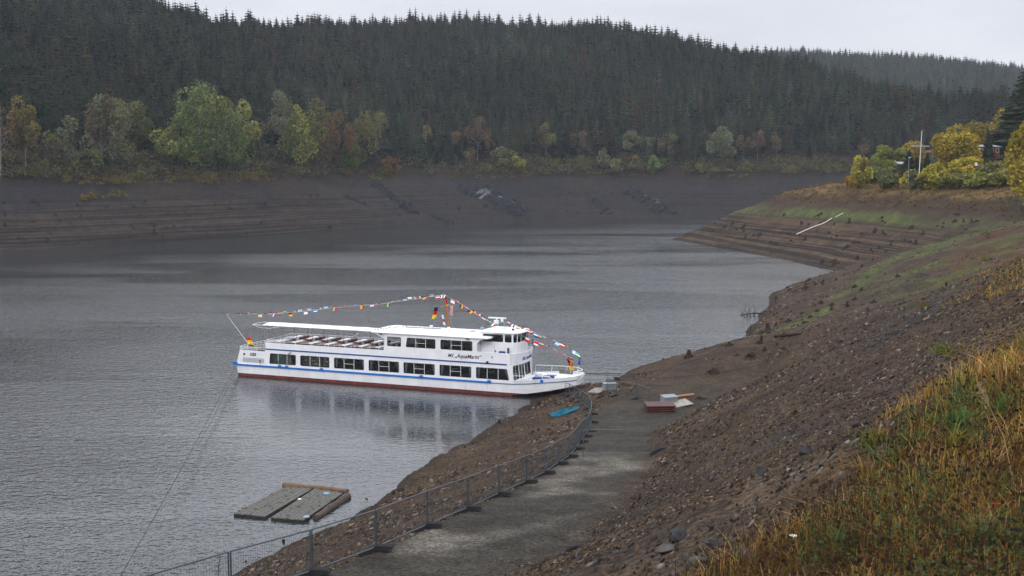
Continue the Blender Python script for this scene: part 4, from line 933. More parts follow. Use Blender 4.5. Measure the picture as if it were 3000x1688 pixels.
# mast
mb = MB(); mb.tube([(23.40, CW, 5.45), (23.33, CW, 5.95)], [.20, .14], 10); mb.build('mast_foot', WR, ship, smooth=True)
mb = MB(); mb.tube([(23.335, CW, 5.9), (23.1, CW, 7.6), (22.90, CW, 9.12)], [.12, .09, .05], 9); mb.tube([(22.895, CW, 9.1), (22.885, CW, 9.2)], .075, 8); mb.build('mast', MAST, ship, smooth=True)
mb = MB(); mb.tube([(23.03, CW-1.25, 8.06), (23.03, CW+1.25, 8.06)], .035, 6); mb.build('yard', MAST, ship)
mb = MB(); mb.tube([(23.9, CW, 5.5), (23.15, CW, 8.0)], .010, 4); mb.build('stay', GRY, ship)
mb = MB(); mb.tube([(.1, CW, 2.75), (-2.75, CW, 5.98)], [.022, .010], 6); mb.build('ensign_staff', WR, ship)
# foredeck: rails, seats, locker, ladder
mb = MB()
pr = [(31.25, .1, 1.95), (32.3, .15, 2.0), (33.6, .32, 2.05), (34.6, .5, 2.05), (34.9, .55, 1.9)]; mb.tube(pr, .028, 5)
for x in (32.6, 34.0): mb.tube([(x, .18 if x < 33 else .4, 1.65), (x+.08, .2 if x < 33 else .4, 2.03)], .022, 4)
pf = [(31.6, BW-.1, 1.55), (31.6, BW-.1, 2.25), (33.3, BW-.2, 2.32), (35.0, BW-.6, 2.42), (36.4, BW-1.3, 2.5), (37.15, CW+.4, 2.5), (37.2, CW+.1, 2.45), (36.7, CW-.5, 2.4), (36.5, CW-.6, 2.1)]; mb.tube(pf, .032, 5)
for q in ((33.3, BW-.2, 1.7, 2.32), (35.0, BW-.6, 1.9, 2.42), (36.3, BW-1.2, 2.0, 2.5)): mb.tube([(q[0], q[1], q[2]), (q[0]+.05, q[1], q[3])], .024, 4)
mb.build('bow_railing', WR, ship)
mb = MB(); mb.box(31.9, 34.6, 4.2, 4.75, 1.25, 1.62); mb.box(34.8, 36.6, 1.6, 3.8, 1.25, 1.86); mb.build('foredeck_locker', WH2, ship, bevel=.02)
mb = MB(); mb.box(31.9, 34.6, 4.15, 4.2, 1.3, 1.42); mb.box(32.8, 34.4, 1.0, 1.8, 1.25, 1.75); mb.box(33.2, 34.6, 3.0, 3.7, 1.25, 1.62); mb.build('blue_seat_cover', BCOV, ship)
mb = MB()
for k in range(7): x = random.uniform(31.7, 34.6); y = random.uniform(.8, 3.4); mb.tube([(x, y, 1.3), (x+random.uniform(.1, .5), y+random.uniform(-.3, .3), 1.75+random.uniform(0, .1))], .04, 5); mb.box(x-.25, x+.25, y-.2, y+.2, 1.66, 1.70)
mb.build('stacked_deck_chairs', WR, ship)
mb = MB(); mb.prism([(34.6, 3.6, 1.85), (36.0, 3.3, 1.80), (35.9, 3.3, 2.15), (34.6, 3.6, 2.35)], (.1, .25, 0)); mb.build('grey_tarpaulin', mat('grey_tarp', (.17, .165, .15), .9, .1, noise=.3), ship)
mb = MB()
for y in (CW-.42, CW+.42): mb.tube([(37.12, y, 2.02), (37.42, y, 2.12), (36.98, y, 1.10)], .032, 5); mb.tube([(37.12, y, 1.95), (36.85, y, 1.05)], .026, 5)
for k in range(6): f = k/5; mb.box(37.38-.40*f-.10, 37.38-.40*f, CW-.42, CW+.42, 2.04-.92*f, 2.07-.92*f)
mb.build('bow_ladder', WR, ship)
mb = MB(); mb.tube([(34.05, .24, 1.62), (34.05, .16, 1.62)], .16, 14); mb.build('fairlead', BLU, ship)
for (x, y) in ((36.55, 1.35), (36.45, 4.0)):
    mb = MB(); mb.tube([(x, y, 1.95), (x+.02, y, 3.78)], .018, 5); mb.tube([(x+.02, y, 3.76), (x+.02, y, 3.83)], .035, 6); mb.build('bow_flagpole', WR, ship)
# lettering
def text(body, size, loc, rot, m, name, parent, width=None, shear=.25, bold=.012, cu_fn=None):
    cu = bpy.data.curves.new(name, 'FONT'); cu.body = body; cu.size = size; cu.extrude = .004; cu.shear = shear; cu.offset = bold; cu.resolution_u = 3
    o = bpy.data.objects.new(name, cu); C.objects.link(o); bpy.context.view_layer.update()
    dg = bpy.context.evaluated_depsgraph_get(); me = bpy.data.meshes.new_from_object(o.evaluated_get(dg)); bpy.data.objects.remove(o)
    xs_ = [v.co.x for v in me.vertices]; k = width/(max(xs_)-min(xs_)) if width else 1; x0 = min(xs_)
    for v in me.vertices: v.co.x = (v.co.x-x0)*k
    if cu_fn: 
        for v in me.vertices: v.co = cu_fn(v.co)
    me.materials.clear(); me.materials.append(m); n = bpy.data.objects.new(name, me); C.objects.link(n); n.parent = parent; n.location = loc; n.rotation_euler = rot; return n
LET = mat('lettering_navy', (.012, .014, .030), .5, .4)
text('MS', .46, (24.45, -.010, 3.40), (R(90), 0, 0), LET, 'name_lettering', ship, .62, bold=.006)
text('\u201eAquaMarin\u201c', .52, (25.14, -.010, 3.38), (R(90), 0, 0), LET, 'name_lettering', ship, 2.85, bold=.010)
def front_fn(co):
    y = 1.55+co.x; q = abs((y-CW)/CW); return Vector((31.18+.42*(1-q**2.2)-(.28*max(0, (q-.86)/.14)**2)+.10*(3.25+co.y-2.9)/1.12+.012+co.z, y, 3.25+co.y))
text('MS \u201eAquaMarin\u201c', .42, (0, 0, 0), (0, 0, 0), mat('lettering_blue', (.03, .06, .25), .5, .4), 'front_name_lettering', ship, 3.0, cu_fn=front_fn)
def crest_fn(co):
    y = 3.15+co.x; q = abs((y-CW)/CW); return Vector((31.18+.42*(1-q**2.2)+.10*(3.75+co.y-2.9)/1.12+.012+co.z, y, 3.62+co.y))
text('8', .34, (0, 0, 0), (0, 0, 0), mat('crest_green', (.35, .50, .48), .6, .3), 'bow_crest', ship, .22, cu_fn=crest_fn, shear=0)
text('OSS', .34, (1.75, .132, 2.24), (R(90), 0, 0), LET, 'company_lettering', ship, .75, shear=.1)
mb = MB(); sw = [(1.75+.085*k, 2.19+.035*math.sin(k*1.1)) for k in range(10)]
for (xa, za), (xb, zb_) in zip(sw[:-1], sw[1:]): mb.add([(xa, .130, za-.04), (xb, .130, zb_-.04), (xb, .130, zb_+.05), (xa, .130, za+.05)], [(0, 1, 2, 3)])
mb.build('green_swoosh', mat('swoosh_green', (.02, .30, .06), .5, .4), ship)
mb = MB(); mb.box(29.0, 29.14, -.012, -.003, 3.62, 3.70); mb.box(29.03, 29.11, -.012, -.003, 3.52, 3.60); mb.build('anchor_mark', LET, ship)
mb = MB(); mb.box(28.5, 28.72, -.16, -.03, 3.02, 3.22); mb.build('side_camera', BLK, ship)
mb = MB(); mb.tube([(6.45, -.03, 2.62), (6.85, -.12, 2.86)], .03, 5); mb.build('wiper_bar', BLK, ship)
mb = MB(); mb.tube([(5.3, -.16, 1.3), (5.32, -.10, 1.9), (5.55, -.05, 2.35), (5.9, -.04, 2.5)], .018, 5); mb.build('green_hose', mat('hose_green', (.03, .32, .08), .5, .3), ship)
mb = MB(); mb.tube([(3.0, .05, 1.28), (3.0, .02, 1.75)], .025, 5); mb.tube([(2.85, .03, 1.72), (3.1, .03, 1.76)], .03, 5); mb.build('deck_tap', BLK, ship)
mb = MB(); mb.tube([(11.0, BW-.1, 3.97), (11.8, BW-.1, 4.35)], .02, 4); mb.build('stay_bar', WR, ship)

# ------------------------------------------------------------ flags and bunting
FC = {'r': (.55,.012,.02), 'w': (.78,.78,.78), 'b': (.012,.06,.36), 'g': (.01,.26,.07), 'y': (.80,.55,.01), 'k': (.012,.012,.012), 'o': (.75,.22,.02), 'l': (.25,.55,.75), 'n': (.01,.018,.10)}
FM = {k: mat('cloth_'+k, v, .85, .1) for k, v in FC.items()}; FL = list(FM.values()); FK = list(FM.keys())
MW = Matrix.Translation(PA) @ Matrix.Rotation(HEAD, 4, 'Z')
def S2W(p): return MW @ Vector(p)
def small_flag(parent, p, d, wind, code, size, vertical, seed):
    """p along the line, d the line's direction; hoist along the line, cloth streaming along 'wind'"""
    r = random.Random(seed); n = len(code); mb = MB(); H = d*size[0]; U = 6; wv = wind.normalized()
    up = Vector((0, 0, 1)); side = wv.cross(up).normalized()
    def P(a, b): return p+H*a+wv*size[1]*b+side*(.05*math.sin(b*5+seed)*b)+up*(-.06*b*b*r0)+H*(.12*math.sin(b*3+seed))*b
    r0 = r.uniform(.3, 2.5); g = 3
    for i in range(n):
        for j in range(U):
            if vertical: a0, a1, b0, b1 = j/U, (j+1)/U, i/n, (i+1)/n
            else: a0, a1, b0, b1 = i/n, (i+1)/n, j/U, (j+1)/U
            mb.add([P(a0, b0), P(a1, b0), P(a1, b1), P(a0, b1)], [(0, 1, 2, 3)], FK.index(code[i]))
    return mb.build('flag', FL, parent)
CODES = ['rwr','bwr','kry','gwo','wrw','rwb','gwr','yr','wlw','kyr','byb','gyb','bwb','rwk','wr','wnw','oww','rww','ybr','wbr','gwg','ryr','lwl','rrw']
def bunting(pts, name, label, cat, n, seed, skip=.3):
    P = [S2W(p) for p in pts]; L0 = [0]
    for a, b in zip(P[:-1], P[1:]): L0.append(L0[-1]+(b-a).length)
    root = empty(name, P[0]); tag(root, label, cat, 'strings of small flags dressing the ship'); inv = -P[0]
    mb = MB(); mb.tube([p+inv for p in P], .010, 4); mb.build('line', WR, root); r = random.Random(seed)
    for k in range(n):
        f = (k+.6)/(n+.2)*L0[-1]; i = max(j for j in range(len(L0)-1) if L0[j] <= f+1e-6); q = (f-L0[i])/(L0[i+1]-L0[i]); p = P[i].lerp(P[i+1], q)+inv; d = (P[i+1]-P[i]).normalized()
        wind = Vector((-.25+r.uniform(-.5, .35), -.2+r.uniform(-.4, .3), r.choice((-.9, -.5, .35, .75, .9))*r.uniform(.6, 1.1)))
        small_flag(root, p, d, wind, r.choice(CODES), (.46, .30), r.random() < .5, seed*100+k)
bunting([(-2.75,CW,5.98),(2.62,CW,6.27),(6.5,CW,6.72),(9.97,CW,7.24),(15.82,CW,7.90),(20,CW,8.62),(22.87,CW,9.14)], 'flag_string', 'string of small national flags from the stern staff up to the mast top', 'flag string', 42, 3)
bunting([(22.9,CW,9.14),(24.35,2.5,8.50),(26.22,2.4,7.49),(27.97,2.3,6.66),(29.96,2.2,5.99),(31.68,2.0,5.44),(33.39,1.85,4.95),(35.6,1.6,4.12),(36.57,1.35,3.80)], 'flag_string', 'lower string of small flags from mast top past wheelhouse to near bow pole', 'flag string', 27, 4)
bunting([(29.4,CW,6.72),(31.44,3.0,6.1),(32.59,3.2,5.6),(33.97,3.5,5.06),(35.4,3.8,4.45),(36.47,4.0,3.80)], 'flag_string', 'upper string of small flags from the radar frame to the far bow pole', 'flag string', 17, 5)
def hang_flag(name, label, top, w_, h_, code, lean, seed, checker=False, vert=False):
    P0 = S2W(top); root = MB(); U, Vn = 8, max(len(code)*2, 10); d = (S2W((top[0]+lean[0], top[1]+lean[1], top[2]+lean[2]))-P0)
    def P(u, v):
        fold = .10*math.sin(u*9+seed)*(.3+v); q = Vector((u*w_*math.cos(HEAD+.9), u*w_*math.sin(HEAD+.9), 0))*(.55+.45*(1-v)) if not vert else Vector((u*w_, 0, 0))
        return q+d*v+Vector((fold*.6, -fold, -.10*u*h_*v))
    for i in range(U):
        for j in range(Vn):
            if checker: c = 'r' if (i+j) % 2 else 'w'
            else: c = code[min(len(code)-1, int(j/Vn*len(code)))]
            root.add([P(i/U, j/Vn), P((i+1)/U, j/Vn), P((i+1)/U, (j+1)/Vn), P(i/U, (j+1)/Vn)], [(0, 1, 2, 3)], FK.index(c))
    o = root.build(name, FL); o.location = P0; tag(o, label, 'flag'); return o
hang_flag('flag', 'furled black red gold flag hanging down from the mast top', (22.86, CW-.06, 9.0), .22, .9, 'krry', (.22, 0, -.95), 1, vert=True)
hang_flag('flag', 'black red gold flag blowing to the left below the mast yard', (22.60, CW-.9, 7.95), -.30, 1.1, 'kkrryy', (-.28, 0, -1.05), 2, vert=True)
hang_flag('flag', 'red and white chequered flag hanging right of the mast below the yard', (23.12, CW+.8, 7.98), .34, 1.0, 'rw', (-.05, 0, -.95), 3, checker=True, vert=True)
hang_flag('flag', 'limp red and white flag hanging low behind the mast', (22.75, CW-.35, 7.15), .15, .7, 'wrw', (.22, 0, -.95), 4, vert=True)
hang_flag('flag', 'crumpled black red gold ensign drooping over the stern rail', (-.35, CW-.02, 3.65), .45, .9, 'rryyyk', (.55, -.2, -.85), 5, vert=True)
hang_flag('flag', 'black red gold pennant on the near bow pole', (36.18, 1.33, 3.72), .36, .9, 'kkrryy', (.28, 0, -1.0), 6, vert=True)
hang_flag('flag', 'narrow blue flag hanging from the far bow pole', (36.38, 3.97, 3.72), .20, .9, 'bb', (.0, 0, -.95), 7, vert=True)
# ------------------------------------------------------------ fence along the track
GAL = mat('galvanised_steel', (.085, .10, .115), .45, .5, metal=.4); RUB = mat('black_rubber_foot', (.022, .022, .023), .85, .2, noise=.3)
def fence_panel(a, b, h, label, group=None):
    a = Vector(a); b = Vector(b); e = empty('mobile_fence', a); tag(e, label, 'fence panel', group); d = b-a; u = Vector((0, 0, 1))
    mb = MB(); lo = .12
    q = [u*lo, u*h, d+u*h, d+u*lo]; g = d.normalized()*.05; q = [q[0]+g, q[1]+g, q[2]-g, q[3]-g]
    mb.tube([g, q[1]], .021, 6); mb.tube([q[1], q[2]], .021, 6); mb.tube([d-g, q[2]], .021, 6); mb.tube([q[3], q[0]], .021, 6); mb.build('frame', GAL, e)
    mb = MB(); n = int(d.length/.11)
    for k in range(1, n): p = q[0].lerp(q[3], k/n); mb.tube([p, q[1].lerp(q[2], k/n)], .0028, 3, cap=False)
    for k in (.33, .66): mb.tube([q[0].lerp(q[1], k), q[3].lerp(q[2], k)], .0028, 3, cap=False)
    mb.build('wire_mesh', GAL, e); return e
def foot(p, ang, label, group):
    mb = MB(); L_ = .42
    sec = [(-.42, .03, .03), (-.36, .09, .0), (-.12, .145, 0), (-.07, .16, 0), (.07, .16, 0), (.12, .145, 0), (.36, .09, 0), (.42, .03, .03)]
    vs = [(x*1.25, y*1.35, z*1.25) for x, zt, _ in sec for y, z in ((-.12, 0), (.12, 0), (.10, zt), (-.10, zt))]; fs = []
    for i in range(len(sec)-1):
        for j in range(4): a = i*4+j; b = i*4+(j+1) % 4; fs.append((a, b, b+4, a+4))
    fs += [(0, 1, 2, 3)[::-1], tuple(len(vs)-4+j for j in range(4))]; mb.add(vs, fs); mb.box(-.06, .06, -.03, .03, .155, .19)
    o = mb.build('rubber_block', RUB, bevel=.012); ca_, sa_ = math.cos(ang)*.42, math.sin(ang)*.42; zz_ = [tz(p.x+k*ca_, p.y+k*sa_) for k in (-1, 0, 1)]; o.location = Vector((p.x, p.y, max(zz_[1], (zz_[0]+zz_[2])/2)-.02)); o.rotation_euler = (0, -math.atan2(zz_[2]-zz_[0], .84)*.8, ang); tag(o, label, 'fence foot', group); return o
FP = []
for i, p in enumerate(fpts):
    z = tz(p.x, p.y); zt_ = p.z; FP.append(Vector((p.x, p.y, z)))
words = ['nearest, cut by the bottom of the photo', 'second nearest, running out of the lower left edge', 'third from the lower left, before open water', 'fourth from the lower left', 'fifth from the lower left', 'sixth from the lower left', 'seventh from the lower left',
 'eighth from the lower left', 'ninth from the lower left', 'tenth from the lower left', 'eleventh, before the cross barrier', 'twelfth, by the cross barrier', 'thirteenth, past the cross barrier', 'fourteenth, at the outside of the bend', 'fifteenth, on the bend', 'sixteenth, on the bend right of the blue net', 'seventeenth, behind the blue net', 'eighteenth from the near end', 'nineteenth, below the ship bow', 'twentieth, near the bow ladder', 'twenty first', 'twenty second', 'last one at the ship bow']
for i in range(len(FP)-1):
    h = 1.2 if i < 14 else 1.12; fence_panel(FP[i], FP[i+1], h, 'grey wire fence panel beside the track, '+words[i], 'mobile fence panels along the track')
for i in range(len(FP)):
    if i < 2: continue
    j = min(i, len(FP)-2); d = FP[j+1]-FP[j]; lb = 'black rubber block under the fence joint, '+('at the near end' if i == 2 else 'at the ship bow end of the row' if i == len(FP)-1 else 'number %d of the row from the near end' % (i-1))
    foot(FP[i], math.atan2(d.y, d.x)+math.pi/2+.25, lb, 'black rubber feet of the track fence')
# panel set across the track
a = hit(1706, 1338); b = hit(1911, 1334); fence_panel(a, b, 1.42, 'wire barrier panel standing across the track')
foot(b+Vector((.35, 0, 0)), .15, 'black rubber foot at the right end of the cross barrier', None)
ra = [hit(1778, 1146), hit(1806, 1160), hit(1866, 1170), hit(1903, 1183)]
for k, (lb) in enumerate(['short wire fence panel by the grey box at the waterline', 'middle wire fence panel on the right of the landing', 'rightmost wire fence panel on the landing, toward the red boards']):
    fence_panel(ra[k], ra[k+1], 1.25, lb, 'fence panels right of the landing')
for k, lb in enumerate(['rubber foot beside the grey box at the waterline', 'rubber foot at the middle joint right of the landing', 'rubber foot left of the red brown boards']): foot(ra[k+1], .3, lb, 'rubber feet right of the landing')

# ------------------------------------------------------------ things lying about the landing
CONC = mat('concrete', (.24, .23, .21), .9, .2, noise=.3, nscale=1.2); RB = mat('red_brown_board', (.075, .030, .022), .6, .3, noise=.25, nscale=2)
p = hit(1745, 1146); mb = MB(); q = [(1722, 1152), (1790, 1156), (1822, 1142), (1795, 1141), (1742, 1139)]; z0 = p.z
poly = [at(x, y, z0+.05) for x, y in q]; mb.prism([v-p for v in poly], (0, 0, .10)); o = mb.build('concrete_slab', CONC); o.location = p; tag(o, 'pale concrete slab lying at the waterline in front of the ship bow', 'slab')
mb = MB(); p2 = hit(1660, 1140); mb.prism([at(x, y, p2.z+.02)-p2 for x, y in [(1634, 1140), (1655, 1135), (1700, 1134), (1700, 1136), (1658, 1138), (1640, 1142)]], (0, 0, .08)); o = mb.build('concrete_slab', CONC); o.location = p2; tag(o, 'thin pale concrete edge under the ship bow', 'slab')
def grey_box(p, rz, tilt, label, s=1.0):
    e = empty('storage_box', p, rz); e.rotation_euler = (tilt, 0, rz); tag(e, label, 'box'); g = mat('grey_plastic', (.20, .22, .24), .5, .4, noise=.1)
    mb = MB(); mb.box(-.62*s, .62*s, -.4*s, .4*s, 0, .58*s); mb.build('body', g, e, bevel=.03)
    mb = MB(); mb.box(-.65*s, .65*s, -.43*s, .43*s, .585*s, .66*s); mb.build('lid', g, e, bevel=.02)
    mb = MB()
    for x in (-.45, .45): mb.box(x*s-.03, x*s+.03, -.425*s, -.402*s, .05, .55*s)
    mb.build('rib', GRY, e)
grey_box(hit(1787, 1143), .1, .02, 'pale grey plastic box standing behind the fence at the waterline')
pb = hit(1960, 1188); grey_box(pb+Vector((0, .2, .1)), .35, .12, 'pale grey box tilted on a white board behind the red brown boards', .95)
mb = MB(); mb.box(-1.3, 1.3, -.75, .75, 0, .05); o = mb.build('white_board', mat('white_board_m', (.30, .28, .25), .8, .2, noise=.3)); o.location = hit(1968, 1190)+Vector((.2, -.1, .1)); o.rotation_euler = (.10, -.14, .3); tag(o, 'dirty white board lying under the tilted grey box', 'board')
p = hit(1935, 1208); e = empty('board_stack', p+Vector((0, .6, -.08)), .05); tag(e, 'stack of red brown boards beside the track', 'stack of boards')
for k in range(4):
    mb = MB(); ox, oy = random.uniform(-.05, .05), random.uniform(-.04, .04); mb.box(-1.12+ox, 1.12+ox, -.95+oy, .95+oy, .06+.15*k, .15+.15*k); mb.build('board', RB, e, bevel=.01)
    if k < 3:
        for x in (-.8, .8): mb = MB(); mb.box(x-.05, x+.05, -.9, .9, .152+.15*k, .208+.15*k); mb.build('spacer', BLK, e)
mb = MB(); mb.tube([(0, 0, .08), (1.5, .25, .22)], .10, 8); o = mb.build('plastic_pipe', mat('orange_pipe', (.36, .17, .09), .6, .3)); o.location = hit(1980, 1166); tag(o, 'short orange brown pipe lying above the grey box', 'pipe')
# blue fishing net / rope heap
mb = MB(); p = hit(1655, 1207); r = random.Random(5)
for k in range(26):
    a0 = r.uniform(0, 6.28); R0 = r.uniform(.3, 1.0); pts = []
    for j in range(14):
        a_ = a0+j*.5; x = 1.25*R0*math.cos(a_)+r.uniform(-.08, .08)-.4*(1-R0); y = 1.6*R0*math.sin(a_)+.4*x+r.uniform(-.08, .08); pts.append(Vector((x, y, 0)))
    pts = [Vector((q.x, q.y, tz(p.x+q.x, p.y+q.y)-p.z+.05+.16*(1-R0)+r.uniform(0, .05))) for q in pts]; mb.tube(pts, .028, 4)
o = mb.build('blue_net', mat('blue_rope', (.010, .13, .20), .7, .2, noise=.4, nscale=2)); o.location = p; tag(o, 'heap of blue netting on the gravel inside the fence bend', 'net')
mb = MB(); r = random.Random(6)
for k in range(12):
    pts = []
    for j in range(9): x = -.5+j*.14+r.uniform(-.1, .1); y = .9+.5*math.sin(j+k)+r.uniform(-.2, .2); pts.append(Vector((x, y, tz(p.x+x, p.y+y)-p.z+.12+r.uniform(0, .08))))
    mb.tube(pts, .03, 4)
o = mb.build('rope_heap', mat('dark_rope', (.02, .05, .055), .8, .2)); o.location = p; tag(o, 'dark green rope heap lying behind the blue netting', 'rope')

# ------------------------------------------------------------ raft
PL = mat('weathered_planks', (.135, .132, .120), .85, .2, noise=.35, nscale=5, bump=.4, bscale=12); TIM = mat('dark_wet_timber', (.030, .024, .020), .7, .3, noise=.3)
LOG1 = mat('orange_log', (.15, .09, .055), .85, .2, noise=.4, nscale=3, bump=.5); LOG2 = mat('grey_brown_log', (.085, .065, .055), .85, .2, noise=.45, nscale=3, bump=.5)
moss = mat('moss_tuft', (.13, .12, .03), .95, .1)
def pontoon(c0, c1, c2, c3, n, seed):
    """corners: near left, near right, far right, far left"""
    r = random.Random(seed); c = [Vector((*q, 0)) for q in (c0, c1, c2, c3)]; root = empty('pontoon', c[0]); inv = -c[0]
    mb = MB(); q = [p+inv+Vector((0, 0, -.18)) for p in c]; mb.prism(q, (0, 0, .30)); mb.build('float', TIM, root)
    mb = MB()
    for k in range(n):
        f0, f1 = (k+.13)/n, (k+.87)/n; e0, e1 = r.uniform(-.012, .012), r.uniform(-.012, .012); dz = r.uniform(0, .018)
        a0 = c[0].lerp(c[1], f0)+inv; a1 = c[0].lerp(c[1], f1)+inv; b0 = c[3].lerp(c[2], f0)+inv; b1 = c[3].lerp(c[2], f1)+inv; d = (b0-a0)
        mb.prism([a0+d*e0+Vector((0,0,.125)), a1+d*e0+Vector((0,0,.125)), b1+d*e1+Vector((0,0,.125)), b0+d*e1+Vector((0,0,.125))], (0, 0, .05+dz))
    mb.build('planking', PL, root)
    mb = MB()
    for k in range(24):
        u, v = r.random(), r.random(); p = c[0].lerp(c[1], u).lerp(c[3].lerp(c[2], u), v)+inv+Vector((0, 0, .19))
        for j in range(7): a = r.uniform(0, 6.28); t = .05+.06*r.random(); mb.add([p, p+Vector((math.cos(a)*t, math.sin(a)*t, .03)), p+Vector((math.cos(a)*t*.5, math.sin(a)*t*.5, .10*r.random()+.03))], [(0, 1, 2)])
    tag(mb.build('moss', moss, root), kind='stuff')
    return root
def P15(x, y): v = at(x, y, .16); return (v.x, v.y)
zr = lambda x, y: (660+x/6.779, 1400+y/6.779)
e1 = pontoon(P15(*zr(168, 708)), P15(*zr(792, 770)), P15(*zr(1735, 215)), P15(*zr(1185, 178)), 12, 1); tag(e1, 'left half of the old plank raft floating by the shore', 'raft')
e2 = pontoon(P15(*zr(905, 790)), P15(*zr(1560, 840)), P15(*zr(2345, 300)), P15(*zr(1765, 222)), 11, 2); tag(e2, 'right half of the old plank raft with pale blue lids on it', 'raft')
def log(a, b, r0, r1, m, label, z=.06, seed=0):
    r = random.Random(seed); a = at(*a, z); b = at(*b, z); n = 9; pts = [a.lerp(b, k/n)-a+Vector((0, 0, .03*math.sin(k*1.3+seed))) for k in range(n+1)]
    mb = MB(); mb.tube(pts, [r0+(r1-r0)*k/n+r.uniform(-.015, .015) for k in range(n+1)], 9); o = mb.build('floating_log', m, smooth=False); o.location = a; tag(o, label, 'log')
log(zr(1150, 150), zr(2440, 262), .20, .15, LOG1, 'long orange brown log lying across the far end of the raft', .16, 1)
log(zr(1150, 190), zr(2330, 290), .10, .08, TIM, 'dark slim log beneath the orange log of the raft', .05, 2)
log(zr(1790, 800), zr(2430, 375), .21, .27, LOG2, 'grey brown log floating along the right side of the raft', .06, 3)
for k, (q, c, lb, s) in enumerate([(zr(2010, 315), 'l', 'pale blue round lid lying on the right raft half', .24), (zr(1610, 778), 'l', 'crumpled pale blue plastic at the near corner of the raft', .22), (zr(1475, 430), 'w', 'small white cup lying at the middle gap of the raft', .12)]):
    v = at(*q, .20); mb = MB(); mb.tube([(0, 0, 0), (0, 0, .05)], [s, s*.9], 12); o = mb.build('plastic_disc', mat('pale_blue_plastic', (.20, .29, .36), .5, .3) if c == 'l' else TBL); o.location = v; tag(o, lb, 'lid' if k != 2 else 'cup')

# ------------------------------------------------------------ mooring lines
LINE = mat('mooring_line', (.030, .030, .034), .8, .2)
def cable(name, a, b, sag, label, r=.022, n=24):
    a = Vector(a); b = Vector(b); pts = [a.lerp(b, k/n)-a-Vector((0, 0, sag*4*(k/n)*(1-k/n))) for k in range(n+1)]
    mb = MB(); mb.tube(pts, r, 5); o = mb.build(name, LINE); o.location = a; tag(o, label, 'rope'); return o
sx = S2W((-.2, .6, 1.25)); ea = Vector((-15.0, 34.0, 0)); ea.z = tz(ea.x, ea.y)+.2
def sight(px, py, D): d = ((px-1500)/FPX); return Vector((d*D*math.cos(PITCH)*1.005, D, HC+elev(px, py)*D))
ea = sight(300, 1700, 58)
cable('mooring_rope', sx, ea+(ea-sx)*.22, .5, 'long taut dark mooring line from the stern down to the lower left', .020)
cable('mooring_rope', S2W((-.2, 1.0, 1.2)), sight(560, 1310, 92), .25, 'second thin mooring line dipping into the water left of the ship stern', .014)
def ground_rope(pts, label, r=.03, start=None):
    P = [hit(*q) for q in pts]; Q = [] if start is None else [Vector(start)]
    for a, b in zip(P[:-1], P[1:]):
        n = max(2, int((b-a).length/1.2))
        for k in range(n): v = a.lerp(b, k/n); w_ = .25*math.sin(v.x*.7+v.y*.3); v = Vector((v.x+w_, v.y, 0)); v.z = tz(v.x, v.y)+.07+.05*abs(math.sin(v.y)); Q.append(v)
    o = Q[0].copy(); mb = MB(); mb.tube([q-o for q in Q], r, 4); ob = mb.build('ground_rope', LINE); ob.location = o; tag(ob, label, 'rope')
ground_rope([(1935,1112),(2047,1102),(2237,1071),(2418,1033),(2522,1008),(2711,950),(2860,905)], 'dark line lying up the bank from the ship bow to the right', .020, S2W((37.1, 3.6, 2.0)))
ground_rope([(1880,1098),(2060,1052),(2300,950),(2400,905),(2540,847),(2690,788),(2780,752)], 'dark cable lying along the bank above the near waterline', .026, S2W((37.1, 4.4, 1.9)))
ground_rope([(2399,1216),(2490,1190),(2631,1157),(2741,1114),(2902,1076)], 'thin dark cable on the slate slope at the right', .02)

# ------------------------------------------------------------ stumps
STM = mat('dead_stump', (.040, .028, .021), .95, .1, noise=.35, nscale=3, bump=.5, bscale=8)
def stump_mesh(seed, tall):
    r = random.Random(seed); mb = MB(); n = 9; rings = [(-.15, .42), (.10, .30), (.28, .21), (tall*.75, .19), (tall, .16)]
    vs = []; off = [r.uniform(.75, 1.3) for _ in range(n)]
    for i, (z, rr) in enumerate(rings):
        for k in range(n): a = 6.283*k/n; q = rr*off[k]*(1 if i > 1 else r.uniform(.9, 1.25)); vs.append((q*math.cos(a), q*math.sin(a), z+(r.uniform(-.10, .14) if i == 4 else 0)))
    fs = [(i*n+k, i*n+(k+1) % n, (i+1)*n+(k+1) % n, (i+1)*n+k) for i in range(4) for k in range(n)]; fs.append(tuple(4*n+k for k in range(n))); mb.add(vs, fs)
    for k in range(r.randint(5, 8)):
        a = r.uniform(0, 6.28); L_ = r.uniform(.5, 1.15); pts = [Vector((.15*math.cos(a), .15*math.sin(a), .20)), Vector((.5*L_*math.cos(a+.1), .5*L_*math.sin(a+.1), .14+r.uniform(0, .15))), Vector((L_*math.cos(a+r.uniform(-.3, .3)), L_*math.sin(a+r.uniform(-.3, .3)), r.uniform(-.25, .12)))]
        mb.tube(pts, [.11, .07, .02], 5)
    return mb
sp_ = []
for i in range(6):
    o = stump_mesh(60+i, [.35, .5, .7, .3, .95, .45][i]).build('tree_stump', STM); sp_.append(o)
first = [True]*6
def stump(p, s, label, group=None, kind=None, rz=None):
    k = random.randrange(6) if kind is None else kind
    if first[k]: o = sp_[k]; first[k] = False
    else: o = sp_[k].copy(); C.objects.link(o)
    for key in ('group',):
        if key in o: del o[key]
    o.location = p; s2 = s*random.uniform(.85, 1.15); o.scale = (s, s2, s*random.uniform(.8, 1.2)); o.rotation_euler = (random.uniform(-.15, .15), random.uniform(-.15, .15), random.uniform(0, 6.28)); tag(o, label, 'tree stump', group); return o
